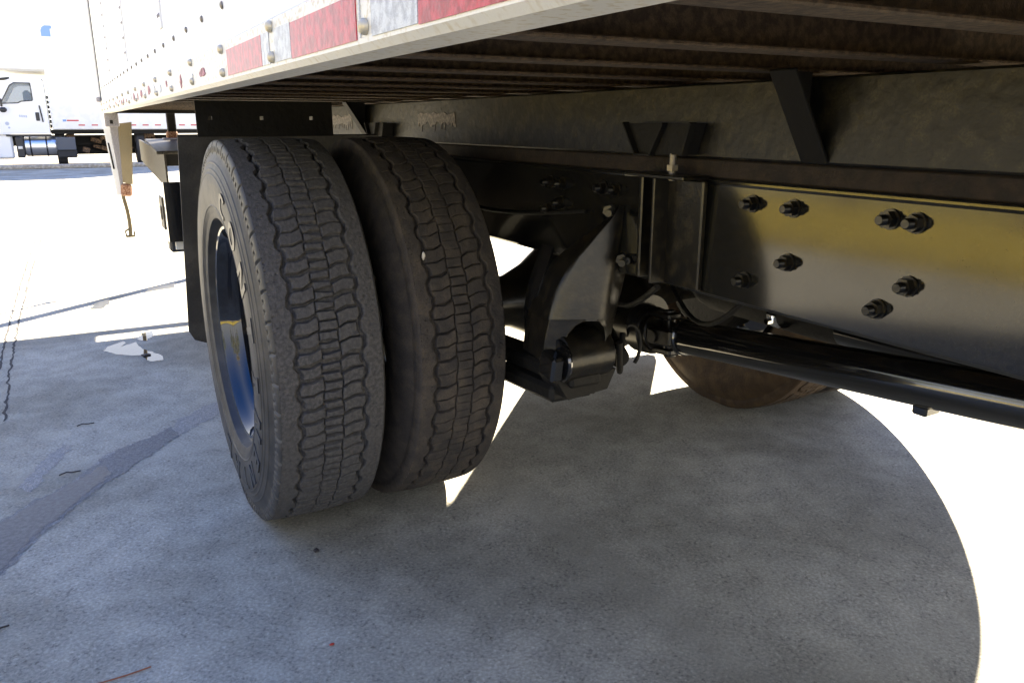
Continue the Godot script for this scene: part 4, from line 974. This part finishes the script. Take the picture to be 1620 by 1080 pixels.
# ---------------------------------------------------------------- trees along the verge
func build_trees() -> void:
	var protos := []
	var looks := ["yellowing broad tree", "olive green tall tree", "golden leaved tree"]
	for k in 3:
		var o := Node3D.new()
		adopt(o, "verge_tree", self)
		var tr := G.new().cyl(Vector3.ZERO, Vector3(0.1, 2.4, 0.05), 0.17, 12, 0.11)
		var tips := []
		for j in 7:
			var a := TAU * j / 7 + 0.4 * k
			var p := Vector3(cos(a) * rng.randf_range(0.8, 1.7), rng.randf_range(3.2, 6.4 + k), sin(a) * rng.randf_range(0.8, 1.7))
			tr.cyl(Vector3(0.08, 1.6 + 0.1 * j, 0.04), p, 0.06, 7, 0.02)
			tips.append(p)
		tips.append(Vector3(0, 6.8 + k, 0))
		put("trunk", tr.done(M.bark), o)
		var lf := G.new()
		for j in 60:
			var c: Vector3 = tips[j % tips.size()] + Vector3(rng.randfn(0, 0.55), rng.randfn(0, 0.6), rng.randfn(0, 0.55))
			for q in 45:
				var p := c + Vector3(rng.randfn(0, 0.28), rng.randfn(0, 0.22), rng.randfn(0, 0.28))
				var u := Vector3(rng.randfn(), rng.randfn(), rng.randfn()).normalized() * 0.09
				var w := u.cross(Vector3(rng.randfn(), rng.randfn(), rng.randfn())).normalized() * 0.05
				lf.tri(p - u, p + w, p + u); lf.tri(p - u, p + u, p - w)
		put("crown", lf.done(M["leaf_%d" % k]), o)
		protos.append(o)
	var spots := [[-13.0, -8.0, 0], [-12.2, -3.4, 1], [-13.4, 1.0, 2], [-15.0, -13.5, 1], [-12.8, 5.0, 0], [-14.5, -19.0, 2], [-16.5, -5.8, 2], [-17, 3.0, 1], [-14, 9.5, 1], [-13.5, -25.0, 0]]
	var words := ["nearest the tail of the near truck", "opposite the rear tyres", "opposite the open yard", "well back along the verge", "opposite the truck's front", "far back on the verge", "in the second row behind the rear tyres", "in the second row opposite the front", "at the front end of the verge", "at the far end of the verge"]
	var seen := {}
	for k in spots.size():
		var s: Array = spots[k]
		var o: Node3D = protos[s[2]]
		if seen.has(s[2]):
			o = o.duplicate()
			adopt(o, "verge_tree", self)
		seen[s[2]] = true
		o.transform = Transform3D(Basis(Vector3.UP, k * 1.3).scaled(Vector3.ONE * (0.85 + 0.05 * (k % 5))), Vector3(s[0], 0, s[1]))
		tag(o, "%s on the grass verge, %s" % [looks[s[2]], words[k]], "tree", "trees along the grass verge")

# ---------------------------------------------------------------- litter on the concrete and in the treads
func build_litter() -> void:
	var peb := func(called: String, at: Vector3, s: Vector3, m: Material, label: String, cat: String) -> void:
		var g := G.new()
		var q := noise(int(at.x * 100.0) + 5, 30.0, 2)
		g.grid(12, 8, func(a: int, b: int) -> Vector3:
			var u := TAU * a / 12.0; var w := PI * b / 8.0
			var d := Vector3(cos(u) * sin(w), cos(w), -sin(u) * sin(w))
			return d * s * (1.0 + 0.25 * q.get_noise_3d(d.x * 0.05, d.y * 0.05, d.z * 0.05)), true)
		tag(put(called, g.done(m), self, at), label, cat)
	peb.call("pebble", Vector3(0.727, 0.767, -1.763), Vector3(0.0045, 0.010, 0.005), M.pebble_white, "small white pebble wedged high in the inner tyre's left groove", "pebble")
	peb.call("pebble", Vector3(0.5015, 0.447, -1.703), Vector3(0.0045, 0.007, 0.005), M.pebble_tan, "small tan pebble wedged in the outer tyre's tread", "pebble")
	peb.call("leaf_scrap", Vector3(0.36, 0.004, -1.452), Vector3(0.006, 0.0025, 0.003), M.leaf_red, "tiny red leaf scrap on the concrete in front of the outer tyre", "leaf")
	var arc := []
	for k in 15:
		var f := k / 14.0
		arc.append(Vector3(lerpf(-0.30, 0.013, f), 0.004, lerpf(-1.63, -1.561, f) + 0.035 * sin(f * PI) * (0.6 + 0.4 * f)))
	tag(put("pine_needle", G.new().tube(arc, 0.0016, 6).done(M.needle_brown), self), "thin reddish brown pine needle curved on the concrete, lower left", "pine needle")
	var bits := [[-0.126, -2.693, 0.03, "dark curled leaf scrap on the concrete just above the wet streak"], [-0.072, -3.14, 0.028, "thin dark twig on the concrete between the puddle and the wet streak"], [-0.28, -1.86, 0.03, "short dark twig on the concrete below the wet streak, near the left edge"], [0.435, -1.849, 0.011, "dark chip on the concrete right in front of the outer tyre"], [0.205, -4.02, 0.03, "dark square chip lying in the white puddle"]]
	for b in bits:
		var g := G.new()
		var s: float = b[2]
		if s < 0.021 or String(b[3]).contains("square"):
			g.box(Vector3.ZERO, Vector3(s * 1.2, 0.008, s), 0.002, Basis(Vector3.UP, 0.4))
		else:
			g.tube([Vector3(-s, 0.001, 0.004), Vector3(-s * 0.3, 0.004, -0.003), Vector3(s * 0.2, 0.003, 0.004), Vector3(s, 0.001, -0.002)], 0.0022, 6)
			g.tube([Vector3(s * 0.2, 0.003, 0.004), Vector3(s * 0.5, 0.006, 0.012)], 0.0015, 5)
		tag(put("twig" if String(b[3]).contains("twig") else "scrap", g.done(M.leaf_dark), self, Vector3(b[0], 0.004, b[1])), b[3], "debris")
